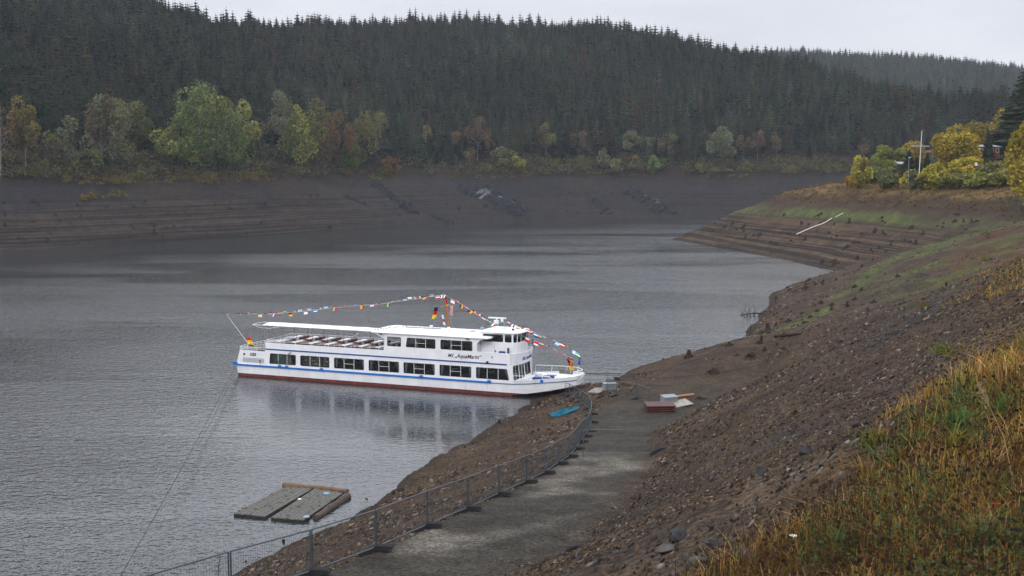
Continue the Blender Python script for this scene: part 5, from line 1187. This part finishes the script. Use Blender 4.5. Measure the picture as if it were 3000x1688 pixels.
for (x, y, s, lb) in [(2095,1092,1.15,'large dark spreading stump low on the near bank'), (2204,1042,1.0,'upright dark stump standing alone on the near bank'), (2018,1045,.95,'dark stump beside the low roots at the waterline'), (2050,1165,.7,'small dark stump above the red brown boards'), (2010,1180,.7,'dark pointed stump right of the tilted grey box'),
    (2295,1020,.5,'small dark stump just above the pale flat stone'), (2136,1012,1.0,'spiky dark stump standing in the water edge'), (2465,1000,.5,'small stump among the bright green streaks'), (2330,1212,.42,'black stone like stump on the gravel slope'), (2160,1040,.5,'tiny stump left of the upright one on the near bank'),
    (2240,1026,.5,'low stump right of the upright one on the near bank'), (1806,1112,.8,'forked stump at the waterline behind the grey box'), (2375,925,.75,'stump on the dark cable, upper near bank'), (2440,890,.8,'stump just above the dark cable'), (2360,842,1.0,'rough stump cluster near the muddy terraces'), (2505,838,1.0,'dark broad stump at the mid height of the near bank'),
    (2560,885,.7,'stump at the left of the green moss'), (2630,808,.8,'stump at the foot of the green moss'), (2230,975,.7,'thin stake like stump at the muddy waterline'), (2310,940,1.0,'wide stump on the muddy foreland'), (2250,968,1.1,'mass of dead roots at the muddy foreland edge'), (1075,1468,.5,'dark stump between shore and fence, left group'), (1205,1455,.55,'split dark stump on the bank below the fence'), (1180,1435,.45,'leaning dark stump on the bank below the fence'), (1330,1395,.35,'small stump at the near shoreline'), (1462,1238,.5,'dark knob of a stump near the water under the ship'), (830,1592,.4,'stump top peeking over the near fence rail'), (720,1650,.4,'small stump near the lower left fence post')]:
    stump(hit(x, y+4), s, lb)
r = random.Random(12); cnt = 0
while cnt < 44:
    x, y = r.uniform(2180, 2720), r.uniform(715, 1010); p = hit(x, y); s0, t0 = st(p.x, p.y)
    if p.z < .3 or t0 > 205 or s0-np.interp(t0, ts_f, ss_f) > 15: continue
    stump(p, r.uniform(.35, .75), 'weathered dark stump scattered low on the near right bank beyond the ship', 'stumps low on the near right bank'); cnt += 1
cnt = 0
while cnt < 78:
    x, y = r.uniform(2040, 2880), r.uniform(628, 785); p = hit(x, y); s0, t0 = st(p.x, p.y)
    if p.z < .6 or p.z > 11 or t0 < 206: continue
    w_ = ('upper' if p.z > 5.5 else 'lower')+' terraces of the spit '+('near its tip' if x < 2300 else 'by the long white pole' if x < 2520 else 'toward the green moss' if x < 2700 else 'at the right'); stump(p, r.uniform(.6, 1.15), 'dark stump standing on the '+w_, 'stumps on the '+w_); cnt += 1
cnt = 0
while cnt < 62:
    x, y = r.uniform(10, 980), r.uniform(560, 722); p = hit(x, y)
    if p.z < .5 or p.z > 11.5 or p.y < 300: continue
    w_ = ('upper' if p.z > 6 else 'lower')+' striped slope of the far left bank '+('at its left end' if x < 330 else 'in the middle' if x < 660 else 'toward the rock ribs'); stump(p, r.uniform(.6, 1.5), 'dark stump on the '+w_, 'stumps on the '+w_); cnt += 1
cnt = 0
while cnt < 26:
    x, y = r.uniform(1000, 2150), r.uniform(560, 640); p = hit(x, y)
    if p.z < .5 or p.z > 10 or p.y < 380: continue
    stump(p, r.uniform(.6, 1.3), 'small dark stump on the bare foot of the far central bank', 'stumps on the far central bank'); cnt += 1
# dead branches sticking out of the water
p = at(2215, 925, 0); mb = MB(); r = random.Random(8)
for k in range(16): x, y = r.uniform(-2.3, 2.0), r.uniform(-1.5, 1.5); q = Vector((x, y, -.1)); h = r.uniform(.6, 2.0); t1 = q+Vector((r.uniform(-.7, .5), r.uniform(-.3, .3), h*.6)); mb.tube([q, t1, t1+Vector((r.uniform(-.5, .5), 0, h*.4))], [.05, .03, .01], 4)
mb.tube([(-2.4, 0, .1), (0, .2, .35), (2.4, .2, .1)], [.04, .09, .12], 5)
o = mb.build('dead_branches', STM); o.location = p; tag(o, 'tangle of dead branches rising from the water by the muddy foreland', 'dead branches')
for (x, y, h, lb) in [(2198, 980, 1.4, 'thin dead stake standing in the mud at the waterline'), (2272, 888, 1.6, 'thin dead stake at the upper edge of the foreland')]:
    mb = MB(); mb.tube([(0, 0, -.2), (.05, 0, h)], [.05, .015], 5); mb.tube([(.02, 0, h*.5), (.3, 0, h*.75)], [.02, .01], 4); o = mb.build('dead_stake', STM); o.location = hit(x, y); tag(o, lb, 'stake')
mb = MB(); mb.tube([(0, 0, -.1), (.03, 0, .6), (.12, 0, 1.2)], [.03, .025, .008], 5)
for k in range(7): z = .2+.13*k; sgn = 1 if k % 2 else -1; mb.tube([(.02, 0, z), (.02+sgn*.16, .05, z+.10), (.02+sgn*.20, .05, z+.22)], [.012, .010, .004], 4)
o = mb.build('dead_sapling', STM); o.location = hit(640, 1690) ; tag(o, 'bare dead sapling behind the lowest fence panel', 'sapling')
# driftwood
mb = MB(); a = hit(2270, 990); b = hit(2345, 986); mb.tube([Vector((0, 0, .15)), (b-a)*.5+Vector((0, 0, .2)), (b-a)+Vector((0, 0, .25))], [.16, .14, .09], 7); o = mb.build('driftwood', STM); o.location = a; tag(o, 'fallen dark trunk lying along the muddy foreland', 'log')
# ------------------------------------------------------------ spit: white mast, lying pole, cabins, lamp
PW = mat('white_pole', (.62, .62, .62), .5, .4)
p = sight(2686, 492, 300); p.z = tz(p.x, p.y); e = empty('signal_mast', p); tag(e, 'tall white mast with a cross yard on the spit', 'mast'); H0 = HC+elev(2691, 383)*300-p.z
mb = MB(); mb.tube([(0, 0, -.2), (.30*H0/9, 0, H0)], [.13, .08], 8); mb.build('pole', PW, e)
zy = HC+elev(2688, 428)*300-p.z; mb = MB(); mb.tube([(-2.15, 0, zy), (2.5, 0, zy-.05)], .07, 6); mb.build('yard', PW, e)
mb = MB(); mb.tube([(-1.9, 0, zy), (.28, 0, H0*.97)], .015, 4); mb.build('stay', GRY, e)
for (a, b, lb, rr) in [((2333,691),(2437,644),'long white pole lying on the terraced slope of the spit', .10), ((2448,640),(2470,629),'short white pole end above the long white pole', .07)]:
    A_ = hit(*a); B_ = hit(*b); mb = MB(); n = 10; mb.tube([A_.lerp(B_, k/n)-A_+Vector((0, 0, tz(*(A_.lerp(B_, k/n)).xy)-A_.lerp(B_, k/n).z+.25)) for k in range(n+1)], rr, 6); o = mb.build('white_pole', PW); o.location = A_; tag(o, lb, 'pole')
def cabin(x, y, D, w_, h_, dep, label, wallm, roofm, win=3):
    p = sight(x, y, D); p.z = max(tz(p.x, p.y), HC+elev(x, y)*D); e = empty('cabin', p, .15); tag(e, label, 'cabin')
    mb = MB(); mb.box(-w_/2, w_/2, 0, dep, -1.0, h_); mb.build('wall', wallm, e)
    mb = MB(); mb.prism([(-w_/2-.3, -.4, h_+.01), (-w_/2-.3, dep+.3, h_+.55), (-w_/2-.3, dep+.3, h_+.67), (-w_/2-.3, -.4, h_+.13)], (w_+.6, 0, 0)); mb.build('roof', roofm, e)
    for k in range(win):
        xx = -w_/2+(k+.5)*w_/win; mb = MB(); mb.box(xx-.42, xx+.42, -.06, -.003, h_*.35, h_*.85); f = mb.build('window', PW, e); mb = MB(); mb.box(xx-.34, xx+.34, -.08, -.063, h_*.40, h_*.80); mb.build('pane', BLK, f)
REDW = mat('red_brown_wall', (.13, .05, .035), .8, .2, noise=.3); RFG = mat('grey_roof', (.28, .29, .32), .6, .3, noise=.3)
cabin(2890, 455, 335, 6.2, 2.2, 4, 'low cabin with pale grey roof between the golden trees', REDW, RFG, 4)
cabin(2646, 492, 322, 2.8, .9, 2, 'small dark hut with a light flat roof left of the white mast', TIM, RFG, 1)
cabin(2728, 466, 330, 2.6, 1.6, 2, 'little hut with a reddish roof right of the white mast', mat('dull_green_wall', (.06, .075, .06), .8, .2), REDW, 1)
p = sight(2657, 488, 297); p.z = tz(p.x, p.y); H0 = HC+elev(2657, 462)*297-p.z; e = empty('street_lamp', p); tag(e, 'thin lamp post with a white head left of the mast', 'lamp post')
mb = MB(); mb.tube([(0, 0, -.2), (0, 0, H0)], .05, 6); mb.build('post', GRY, e); mb = MB(); mb.box(-.15, .45, -.12, .12, H0, H0+.14); mb.build('lamp_head', PW, e)
mb = MB(); mb.box(-.3, .3, 0, .05, 0, .75); o = mb.build('notice_board', PW); o.location = sight(2853, 486, 286); o.location.z = max(tz(o.location.x, o.location.y)+.2, o.location.z); tag(o, 'small white board among the bushes below the golden tree', 'board')
# ------------------------------------------------------------ rock outcrops of the far bank
RK = mat('dark_slate_rock', (.018, .018, .023), .85, .2, noise=.5, nscale=.8, bump=.6, bscale=2); RKP = mat('pale_quartz_rock', (.13, .13, .145), .85, .2, noise=.6, nscale=1.0, bump=.6, bscale=2)
def outcrop(px0, py0, px1, py1, wd, thick, m, label, seed, n=26):
    r = random.Random(seed); a = hit(px0, py0); b = hit(px1, py1); mb = MB()
    for k in range(n):
        f = (k+r.random())/n; c = a.lerp(b, f); o_ = r.gauss(0, .4)*wd; sd_ = Vector(((b-a).y, -(b-a).x, 0)).normalized(); c = c+sd_*o_; c.z = tz(c.x, c.y)-.2; s = r.uniform(.5, 1.25)*thick; vs = []
        for i in range(8): th = 6.283*i/8; vs.append(Vector((math.cos(th)*s*r.uniform(.8, 1.9), math.sin(th)*s*r.uniform(.5, 1.1), -.5)))
        for i in range(5): th = 6.283*i/5+.3; vs.append(Vector((math.cos(th)*s*r.uniform(.3, .9)+.3*s, math.sin(th)*s*r.uniform(.2, .6), s*r.uniform(.4, 1.0))))
        import bmesh
        bm = bmesh.new(); 
        for v in vs: bm.verts.new(v)
        res = bmesh.ops.convex_hull(bm, input=bm.verts); rem = list({g for g in res['geom_interior']+res['geom_unused'] if isinstance(g, bmesh.types.BMVert)}); bmesh.ops.delete(bm, geom=rem, context='VERTS') if rem else None
        rot = Matrix.Rotation(r.uniform(-.3, .3)+.5, 3, 'Z'); ix = {v: i for i, v in enumerate(bm.verts)}; mb.add([rot@v.co+c-a for v in bm.verts], [[ix[v] for v in f_.verts] for f_ in bm.faces]); bm.free()
    o = mb.build('rock_outcrop', m); o.location = a; tag(o, label, 'rock outcrop')
outcrop(1095, 540, 1215, 628, 3.2, 1.6, RK, 'dark ragged rock rib running down to the water at left of centre', 1, 60)
outcrop(1000, 572, 1075, 603, 1.2, .9, RK, 'short dark rock band on the slate slope left of the main rib', 2, 14)
outcrop(1262, 632, 1315, 655, 1.6, 1.4, RK, 'dark rock knob at the waterline where the bank bends', 3, 12)
outcrop(1360, 545, 1530, 630, 9.0, 2.0, RK, 'broad dark crag with a pale face on the far bank', 4, 120)
outcrop(1400, 570, 1495, 602, 4.2, 2.1, RKP, 'pale quartz face in the middle of the dark crag', 5, 20)
outcrop(1735, 585, 1780, 632, 1.8, 1.2, RK, 'narrow dark crag on the far bank right of centre', 6, 18)
outcrop(1840, 560, 1960, 632, 6, 1.5, RK, 'wide grey crag at the right end of the far bank', 7, 60)
outcrop(1890, 575, 1935, 595, 1.6, .7, RKP, 'pale streak of rock in the wide grey crag', 8, 10)
# ------------------------------------------------------------ loose slate, gravel and boulders of the near bank
def shard_template(seed):
    r = np.random.default_rng(seed); n = 5; a = np.sort(r.uniform(0, 6.28, n))+np.arange(n)*.25; x = np.cos(a)*r.uniform(.6, 1, n); y = np.sin(a)*r.uniform(.35, .75, n)
    t = r.uniform(.10, .35); V = np.vstack([np.stack([x, y, -t*np.ones(n)], 1), np.stack([x*.85, y*.85, t*(1+.5*r.uniform(-1, 1, n))], 1)]); F = [(n+i, n+(i+1) % n, n+(i+2) % n) for i in range(0)]
    F = [(n, n+i, n+i+1) for i in range(1, n-1)]
    for i in range(n): j = (i+1) % n; F += [(i, j, n+j), (i, n+j, n+i)]
    return V, np.array(F)
SHT = [shard_template(i) for i in range(9)]
def scatter(n, tmin, dmin, dmax, smin, smax, colA, name, label, seed, flt, up=.0, sz_pow=2.0, tilt=.35):
    r = np.random.default_rng(seed); az = r.uniform(-.30, .46, n); D = np.exp(r.uniform(math.log(dmin), math.log(dmax), n)); X = az*D; Y = D
    Z, s, t, sh, rw, fr, _d = terrain(X, Y, True); k = flt(X, Y, Z, s, t, rw, fr, s-sh, r); X, Y, Z, s, t, D = X[k], Y[k], Z[k], s[k], t[k], D[k]; N = len(X)
    e = .6; gxn = (terrain(X+e, Y)-Z)/e; gyn = (terrain(X, Y+e)-Z)/e
    size = (smin+(smax-smin)*r.random(N)**sz_pow); size = size*np.clip(D/34, .7, 1.9); pick = r.integers(0, len(SHT), N)
    col = np.array([1.0, .93, .84])*np.array(colA)[r.integers(0, len(colA), N)]*r.normal(1, .28, (N, 1)).clip(.35, 2.2)
    Vs = []; Fs = []; Cs = []; off = 0
    for ti, (v, f) in enumerate(SHT):
        ix = np.where(pick == ti)[0]; m = len(ix)
        if not m: continue
        rz = r.normal(.4, .7, m); c, s_ = np.cos(rz)[:, None], np.sin(rz)[:, None]; q = v[None]*size[ix][:, None, None]; x = q[..., 0]*c-q[..., 1]*s_; y = q[..., 0]*s_+q[..., 1]*c; z = q[..., 2]
        tx, ty = r.normal(0, tilt, (m, 1)), r.normal(0, tilt, (m, 1)); z = z+x*(gxn[ix][:, None]+tx)+y*(gyn[ix][:, None]+ty)
        Vs.append(np.stack([x+X[ix][:, None], y+Y[ix][:, None], z+Z[ix][:, None]+up*size[ix][:, None]], -1).reshape(-1, 3)); Fs.append((f[None]+(np.arange(m)*len(v))[:, None, None]+off).reshape(-1, 3)); off += m*len(v)
        Cs.append(np.repeat(col[ix], len(v), axis=0))
    o = npmesh(name, np.vstack(Vs), np.vstack(Fs), colmat('stone', detail=.35, dscale=6), col=np.vstack(Cs)); tag(o, label, name.replace('_', ' '), kind='stuff'); print(name, N); return o
BRc = [(.060,.045,.034), (.050,.038,.030), (.080,.060,.045), (.045,.036,.031), (.17,.14,.11), (.032,.026,.022)]; SLc = [(.052,.051,.053), (.036,.036,.040), (.080,.078,.080), (.060,.056,.054), (.026,.025,.027), (.14,.135,.13)]
f_gr = lambda X, Y, Z, s, t, rw, fr, ds, r: (~fr) & (Z > .1) & (ds > .2) & (t < 150) & (rw < .3) & (r.random(len(X)) < .85)
scatter(95000, 0, 14, 120, .015, .075, BRc, 'gravel', 'brown gravel and small slate chips on the near bank', 21, f_gr)
f_sl = lambda X, Y, Z, s, t, rw, fr, ds, r: (~fr) & (Z > 3) & (t < 190) & (rw < .1) & (s > 14) & ((t < 60) | (s < 27) | (r.random(len(X)) < .15)) & (r.random(len(X)) < .25+.75*sstep(-.15, .25, fbm(X, Y, 7, 3, 51)+.02*(s-26)))
scatter(100000, 0, 7, 130, .018, .10, SLc+BRc[:3], 'slate_shards', 'grey blue slate shards strewn over the upper near slope', 22, f_sl, up=.1)
f_rd = lambda X, Y, Z, s, t, rw, fr, ds, r: (rw > .3) & (r.random(len(X)) < .35)
scatter(26000, 0, 20, 100, .010, .03, BRc+SLc[:2], 'track_grit', 'fine grit on the dark track', 23, f_rd)
f_lo = lambda X, Y, Z, s, t, rw, fr, ds, r: (~fr) & (Z > .2) & (Z < 10.5) & (rw < .1) & (t < 60) & (s < 24) & (fbm(X, Y, 3.0, 3, 61) > -.12)
scatter(46000, 0, 22, 125, .03, .13, SLc+BRc+[(.16,.13,.10)], 'loose_stones', 'loose flat stones between the fence and the water', 24, f_lo, up=.1)
f_far = lambda X, Y, Z, s, t, rw, fr, ds, r: (~fr) & (Z > .2) & (t > 45) & (t < 205) & (rw < .3) & ((ds < 9) | (r.random(len(X)) < .22)) & (fbm(X, Y, 6, 3, 171) > -.05)
scatter(52000, 0, 95, 270, .05, .16, BRc+SLc[:4]+[(.16,.14,.12)], 'bank_rubble', 'broken stone rubble on the near bank beyond the ship', 25, f_far, up=.1)
BOUL = mat('boulder_slate', (.035, .034, .038), .85, .2, noise=.45, nscale=5, bump=.6, bscale=9); BOULP = mat('boulder_pale', (.085, .08, .08), .85, .2, noise=.4, nscale=6, bump=.6, bscale=9)
def boulder(px, py, s, m, label, seed):
    import bmesh
    r = random.Random(seed); bm = bmesh.new()
    for i in range(16): v = Vector((r.gauss(0, 1), r.gauss(0, 1), r.gauss(0, 1))).normalized(); bm.verts.new((v.x*s*1.25, v.y*s*.9, v.z*s*.62))
    res = bmesh.ops.convex_hull(bm, input=bm.verts); bmesh.ops.bevel(bm, geom=list(bm.edges), offset=s*.06, segments=1, affect='EDGES'); me = bpy.data.meshes.new('boulder'); bm.to_mesh(me); bm.free(); me.materials.append(m)
    o = bpy.data.objects.new('boulder', me); C.objects.link(o); o.location = hit(px, py)+Vector((0, 0, s*.25)); o.rotation_euler = (r.uniform(-.3, .3), r.uniform(-.3, .3), r.uniform(0, 6.28)); tag(o, label, 'boulder')
for i, (x, y, s, m, lb) in enumerate([(2200,1640,.17,BOULP,'grey boulder at the left end of the grass at bottom'), (2475,1490,.17,BOULP,'pale grey boulder among dead weeds at lower right'), (2595,1475,.18,BOUL,'darker boulder right of the pale one at lower right'), (2735,1600,.16,BOUL,'dull grey boulder under the green leaves at bottom right'), (2790,1590,.15,BOULP,'pale boulder beside the dull grey one at bottom right'),
    (2510,1250,.22,BOUL,'dark boulder at the upper edge of the grass'), (2545,1240,.18,BOUL,'second dark boulder right at the upper grass edge'), (1680,1612,.20,BOUL,'black boulder beside the track near the bottom'), (1985,1580,.22,BOUL,'tall black boulder above the track bottom'), (1950,1620,.17,BOULP,'grey boulder below the tall black one'), (2330,1210,.20,BOUL,'shiny black boulder alone on the gravel slope'),
    (2310,1255,.12,BOULP,'small tan boulder below the shiny black one'), (2085,1605,.16,BOUL,'dark boulder just left of the lowest grass tuft'), (2360,1330,.18,BOUL,'dark boulder in front of the dead weed patch'), (2230,1385,.15,BOUL,'dark boulder left of the dead weed patch'), (2040,1660,.17,BOULP,'pale boulder at the very bottom of the slope'), (2285,1030,.35,BOULP,'pale flat stone on the near bank'), (2705,1165,.14,BOUL,'dark boulder at the top of the orange grass'), (1928,1480,.18,BOUL,'dark boulder at the right edge of the track'), (1965,1470,.14,BOUL,'small dark boulder right of the track edge')]): boulder(x, y, s*.62, m, lb, 700+i)

# ------------------------------------------------------------ grass and weeds of the near slope
def blades(n, seed, name, label, cat, colf, hmin, hmax, wd, dmin, dmax, flt, bend=1.25, segs=3):
    r = np.random.default_rng(seed); az = r.uniform(-.05, .47, n); D = np.exp(r.uniform(math.log(dmin), math.log(dmax), n)); X = az*D; Y = D; Z, s, t, sh, rw, fr, _d = terrain(X, Y, True)
    k = flt(X, Y, Z, s, t, r); X, Y, Z, s, t, D = X[k], Y[k], Z[k], s[k], t[k], D[k]; N = len(X); h = r.uniform(hmin, hmax, N)*(.75+.9*np.clip(fbm(X, Y, 1.2, 2, 5)+.3, 0, 1)); a = r.uniform(0, 6.28, N); w_ = wd*np.clip(D/9, .7, 6)*r.uniform(.6, 1.3, N); bd = r.uniform(.15, 1, N)*bend
    dx, dy = np.cos(a), np.sin(a); sx, sy = -dy, dx; V = []
    for i in range(segs+1):
        f = i/segs; off = bd*h*f*f; zz = h*f*(1-.35*bd*f); ww = w_*(1-f)**.7*.5+.0004
        for g in (-1, 1): V.append(np.stack([X+dx*off+sx*ww*g, Y+dy*off+sy*ww*g, Z-.02+zz], -1))
    V = np.stack(V, 1); nv = V.shape[1]; F = []
    for i in range(segs): F.append([2*i, 2*i+1, 2*i+3, 2*i+2])
    F = (np.array(F)[None]+(np.arange(N)*nv)[:, None, None]).reshape(-1, 4); c = colf(X, Y, N, r); grad = np.repeat(np.linspace(.8, 1.15, segs+1), 2)  # shadow at the blade foot painted into the colour, lighter towards the tip
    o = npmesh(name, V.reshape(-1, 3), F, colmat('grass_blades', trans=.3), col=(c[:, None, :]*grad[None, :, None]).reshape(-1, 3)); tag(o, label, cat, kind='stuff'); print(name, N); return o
UB = [(3000,1010),(2915,930),(2835,870),(2760,815),(2700,760)]; up_ = [hit(*q) for q in UB]; ut_ = np.array([st(p.x, p.y)[1] for p in up_]); us_ = np.array([st(p.x, p.y)[0] for p in up_]); oo = np.argsort(ut_); ut_ = ut_[oo]; us_ = us_[oo]; print(us_, ut_)
def in_grass(X, Y, Z, s, t, r, edge=0.): return (s-np.interp(t, gt_, gs_)+edge+2.6*fbm(X, Y, 3, 3, 15)+1.2*fbm(X, Y, .8, 2, 16)) > r.random(len(X))**2*3.2+.5
def gcolr(X, Y, N, r):
    pal = np.array([(.27,.135,.035), (.32,.19,.065), (.20,.095,.028), (.22,.17,.035), (.14,.15,.028), (.36,.24,.11), (.13,.060,.024)]); p = pal[r.integers(0, 7, N)]
    g = (fbm(X, Y, 2.4, 3, 25) > .12)[:, None]; p = np.where(g & (r.random((N, 1)) < .8), np.array([.085, .15, .028])*r.uniform(.7, 1.4, (N, 1)), p); return 1.3*p*r.normal(1, .25, (N, 1)).clip(.3, 1.7)*np.where(fbm(X, Y, 1.0, 3, 95) < -.12, .45, 1.)[:, None]
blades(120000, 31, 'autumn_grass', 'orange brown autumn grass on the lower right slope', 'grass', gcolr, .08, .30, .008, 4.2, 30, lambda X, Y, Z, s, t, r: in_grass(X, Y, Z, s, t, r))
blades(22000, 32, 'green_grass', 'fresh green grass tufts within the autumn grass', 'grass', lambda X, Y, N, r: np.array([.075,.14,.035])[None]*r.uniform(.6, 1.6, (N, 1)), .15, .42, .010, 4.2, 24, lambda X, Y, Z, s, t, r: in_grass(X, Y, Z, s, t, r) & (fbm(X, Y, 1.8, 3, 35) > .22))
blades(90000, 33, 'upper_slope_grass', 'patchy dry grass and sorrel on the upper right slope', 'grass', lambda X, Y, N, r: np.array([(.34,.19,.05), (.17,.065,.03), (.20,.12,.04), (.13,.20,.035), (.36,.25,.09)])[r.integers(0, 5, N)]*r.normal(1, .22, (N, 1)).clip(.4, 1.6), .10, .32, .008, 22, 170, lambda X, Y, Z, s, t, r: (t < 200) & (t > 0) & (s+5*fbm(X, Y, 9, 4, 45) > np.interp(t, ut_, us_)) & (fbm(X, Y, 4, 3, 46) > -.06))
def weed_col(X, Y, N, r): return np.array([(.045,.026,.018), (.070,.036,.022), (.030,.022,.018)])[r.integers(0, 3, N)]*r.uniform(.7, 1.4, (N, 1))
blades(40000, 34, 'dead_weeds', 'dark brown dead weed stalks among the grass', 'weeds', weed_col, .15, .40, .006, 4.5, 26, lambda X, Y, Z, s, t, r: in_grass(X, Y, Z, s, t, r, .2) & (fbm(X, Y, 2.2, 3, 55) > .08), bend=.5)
# seed heads on the dead stalks and broad green leaves
r = np.random.default_rng(61); n = 9000; az = r.uniform(.05, .46, n); D = np.exp(r.uniform(math.log(4.5), math.log(22), n)); X = az*D; Y = D; Z, s, t, *_q = terrain(X, Y, True)
k = in_grass(X, Y, Z, s, t, r, 1.0) & (fbm(X, Y, 2.2, 3, 55) > .05); X, Y, Z = X[k], Y[k], Z[k]; n = len(X); p = np.stack([X, Y, Z+r.uniform(.12, .5, n)], 1); a = r.normal(0, 1, (n, 3)); a /= np.linalg.norm(a, axis=1)[:, None]; b = np.cross(a, r.normal(0, 1, (n, 3))); b /= np.linalg.norm(b, axis=1)[:, None]; s0 = r.uniform(.006, .02, (n, 1))
V = np.stack([p-a*s0, p-b*s0, p+a*s0, p+b*s0], 1).reshape(-1, 3); tag(npmesh('seed_heads', V, np.arange(4*n).reshape(n, 4), colmat('grass_blades'), col=np.repeat(weed_col(X, Y, n, r), 4, 0)), 'dark withered seed heads over the dead weeds', 'seed heads', kind='stuff')
n = 26000; az = r.uniform(.2, .47, n); D = np.exp(r.uniform(math.log(4.6), math.log(12), n)); X = az*D; Y = D; Z, s, t, *_q = terrain(X, Y, True); k = (fbm(X, Y, 1.3, 3, 65) > .14) & (az > .24) & (D < 9.5); X, Y, Z = X[k], Y[k], Z[k]; n = len(X)
p = np.stack([X, Y, Z+r.uniform(.03, .26, n)], 1); a = r.normal(0, 1, (n, 3))*np.array([1, 1, .4]); a /= np.linalg.norm(a, axis=1)[:, None]; b = np.cross(a, np.array([0, 0, 1])+r.normal(0, .4, (n, 3))); b /= np.linalg.norm(b, axis=1)[:, None]; s0 = r.uniform(.007, .020, (n, 1))
V = np.stack([p-a*s0, p-b*s0*.6, p+a*s0, p+b*s0*.6], 1).reshape(-1, 3); tag(npmesh('leafy_weeds', V, np.arange(4*n).reshape(n, 4), colmat('grass_blades'), col=np.repeat(np.array([.045,.072,.030])[None]*r.uniform(.5, 1.6, (n, 1)), 4, 0)), 'low green leafy weeds at the bottom right corner', 'weeds', kind='stuff')
# tall pale grass stalk with a feathery head, close to the camera
p = hit(2990, 1480); top = sight(2885, 1125, p.y*.97); e = empty('tall_grass_stalk', p); tag(e, 'tall pale grass stalk with a drooping feathery head at the right', 'grass stalk'); ST = mat('straw', (.42, .31, .17), .9, .1)
mid = p.lerp(top, .55)+Vector((.04, 0, .02)); mb = MB(); mb.tube([Vector((0, 0, -.05)), mid-p, top-p], [.004, .003, .0018], 5); mb.build('stem', ST, e)
mb = MB(); r2 = random.Random(3); dd = (top-mid).normalized()
for k in range(160):
    q = top-p-dd*(.20*(k/160)); v = Vector((r2.gauss(0, 1), r2.gauss(0, 1), r2.gauss(0, 1)))*.010*(.4+math.sin(3.14*k/160)); mb.add([q, q+v+dd*.015, q+v*1.2+dd*.028], [(0, 1, 2)])
mb.build('feathery_head', ST, e)
def flower(px, py, col, m_, label, s=.025):
    p = hit(px, py); e = empty('flower', p); tag(e, label, 'flower'); mb = MB(); mb.tube([(0, 0, 0), (.01, 0, .22)], .002, 4); mb.build('stem', ST, e); mb = MB()
    for k in range(7): a = k*.9; mb.add([(.01, 0, .22), (.01+s*math.cos(a-.3), s*math.sin(a-.3), .235), (.01+1.3*s*math.cos(a), 1.3*s*math.sin(a), .23), (.01+s*math.cos(a+.3), s*math.sin(a+.3), .235)], [(0, 1, 2, 3)])
    mb.build('petals', mat(m_, col, .8, .1), e)
flower(2318, 1660, (.75, .75, .70), 'white_petal', 'small white flower among the weeds at the bottom'); flower(2906, 1575, (.55, .02, .02), 'red_petal', 'single small red flower at the bottom right', .016)
# shrubs on the upper part of the near slope
pts = []
for (x, y, n_) in [(2870,760,5), (2780,1042,3), (2700,905,4), (2880,690,5), (2950,640,5)]:
    for q in range(n_): p = hit(x+random.uniform(-25, 25), y+random.uniform(-8, 8)); pts.append((p.x, p.y, p.z))
scrub('slope_shrubs', 'small green and russet shrubs on the upper right slope', 'shrubs', pts, .25, .7, [(.10,.13,.035), (.13,.06,.03), (.12,.12,.03)], 160, .045, 9)

# arching blue green tufts
r = np.random.default_rng(71); Vs = []; Cs = []; ncl = 0
for k_ in range(46):
    q = hit(r.uniform(2480, 3000), r.uniform(1150, 1640)) if k_ > 12 else hit(r.uniform(2760, 2960), r.uniform(1190, 1360))
    if q.z < 5 or q.y > 30: continue
    nb = int(r.uniform(25, 60)); L0 = r.uniform(.18, .42)*(1.3 if k_ < 13 else 1); base = np.array([q.x, q.y, q.z]); cc = np.array([(.075,.12,.05), (.06,.11,.035), (.16,.14,.035), (.24,.15,.05)][r.integers(0, 3 if k_ < 13 else 4)])
    for b_i in range(nb):
        a = r.uniform(0, 6.28); L_ = L0*r.uniform(.6, 1.2); o0 = base+np.array([r.normal(0, .05), r.normal(0, .05), -.02]); out_ = r.uniform(.35, 1.0); d = np.array([math.cos(a), math.sin(a), 0]); sd_ = np.array([-d[1], d[0], 0]); wd = .006*q.y/8
        P_ = []
        for j in range(5): f = j/4; c = o0+d*L_*out_*f**1.4+np.array([0, 0, L_*(f*1.1-.75*out_*f*f)]); w_ = wd*(1-f)**.6+.0005; P_ += [c-sd_*w_, c+sd_*w_]
        Vs.append(np.array(P_)); Cs.append(np.repeat((cc*r.uniform(.6, 1.5))[None], 10, 0))
n = len(Vs); F = (np.array([[2*i, 2*i+1, 2*i+3, 2*i+2] for i in range(4)])[None]+(np.arange(n)*10)[:, None, None]).reshape(-1, 4)
tag(npmesh('arching_grass_tufts', np.vstack(Vs), F, colmat('grass_blades'), col=np.vstack(Cs)), 'arching blue green and straw grass tufts on the lower right slope', 'grass tufts', kind='stuff')

# ------------------------------------------------------------ haze
hz=MB(); hz.box(-1500,1500,-300,1750,-140,280)
hm=bpy.data.materials.new('haze_air'); hm.use_nodes=True; t=hm.node_tree; t.nodes.clear()
o=t.nodes.new('ShaderNodeOutputMaterial'); v=t.nodes.new('ShaderNodeVolumePrincipled'); v.inputs['Density'].default_value=.00010; v.inputs['Color'].default_value=(.78,.88,1,1)
t.links.new(v.outputs[0],o.inputs['Volume'])
ho=hz.build('haze',hm); tag(ho,'thin pale haze filling the valley air','haze',kind='stuff')
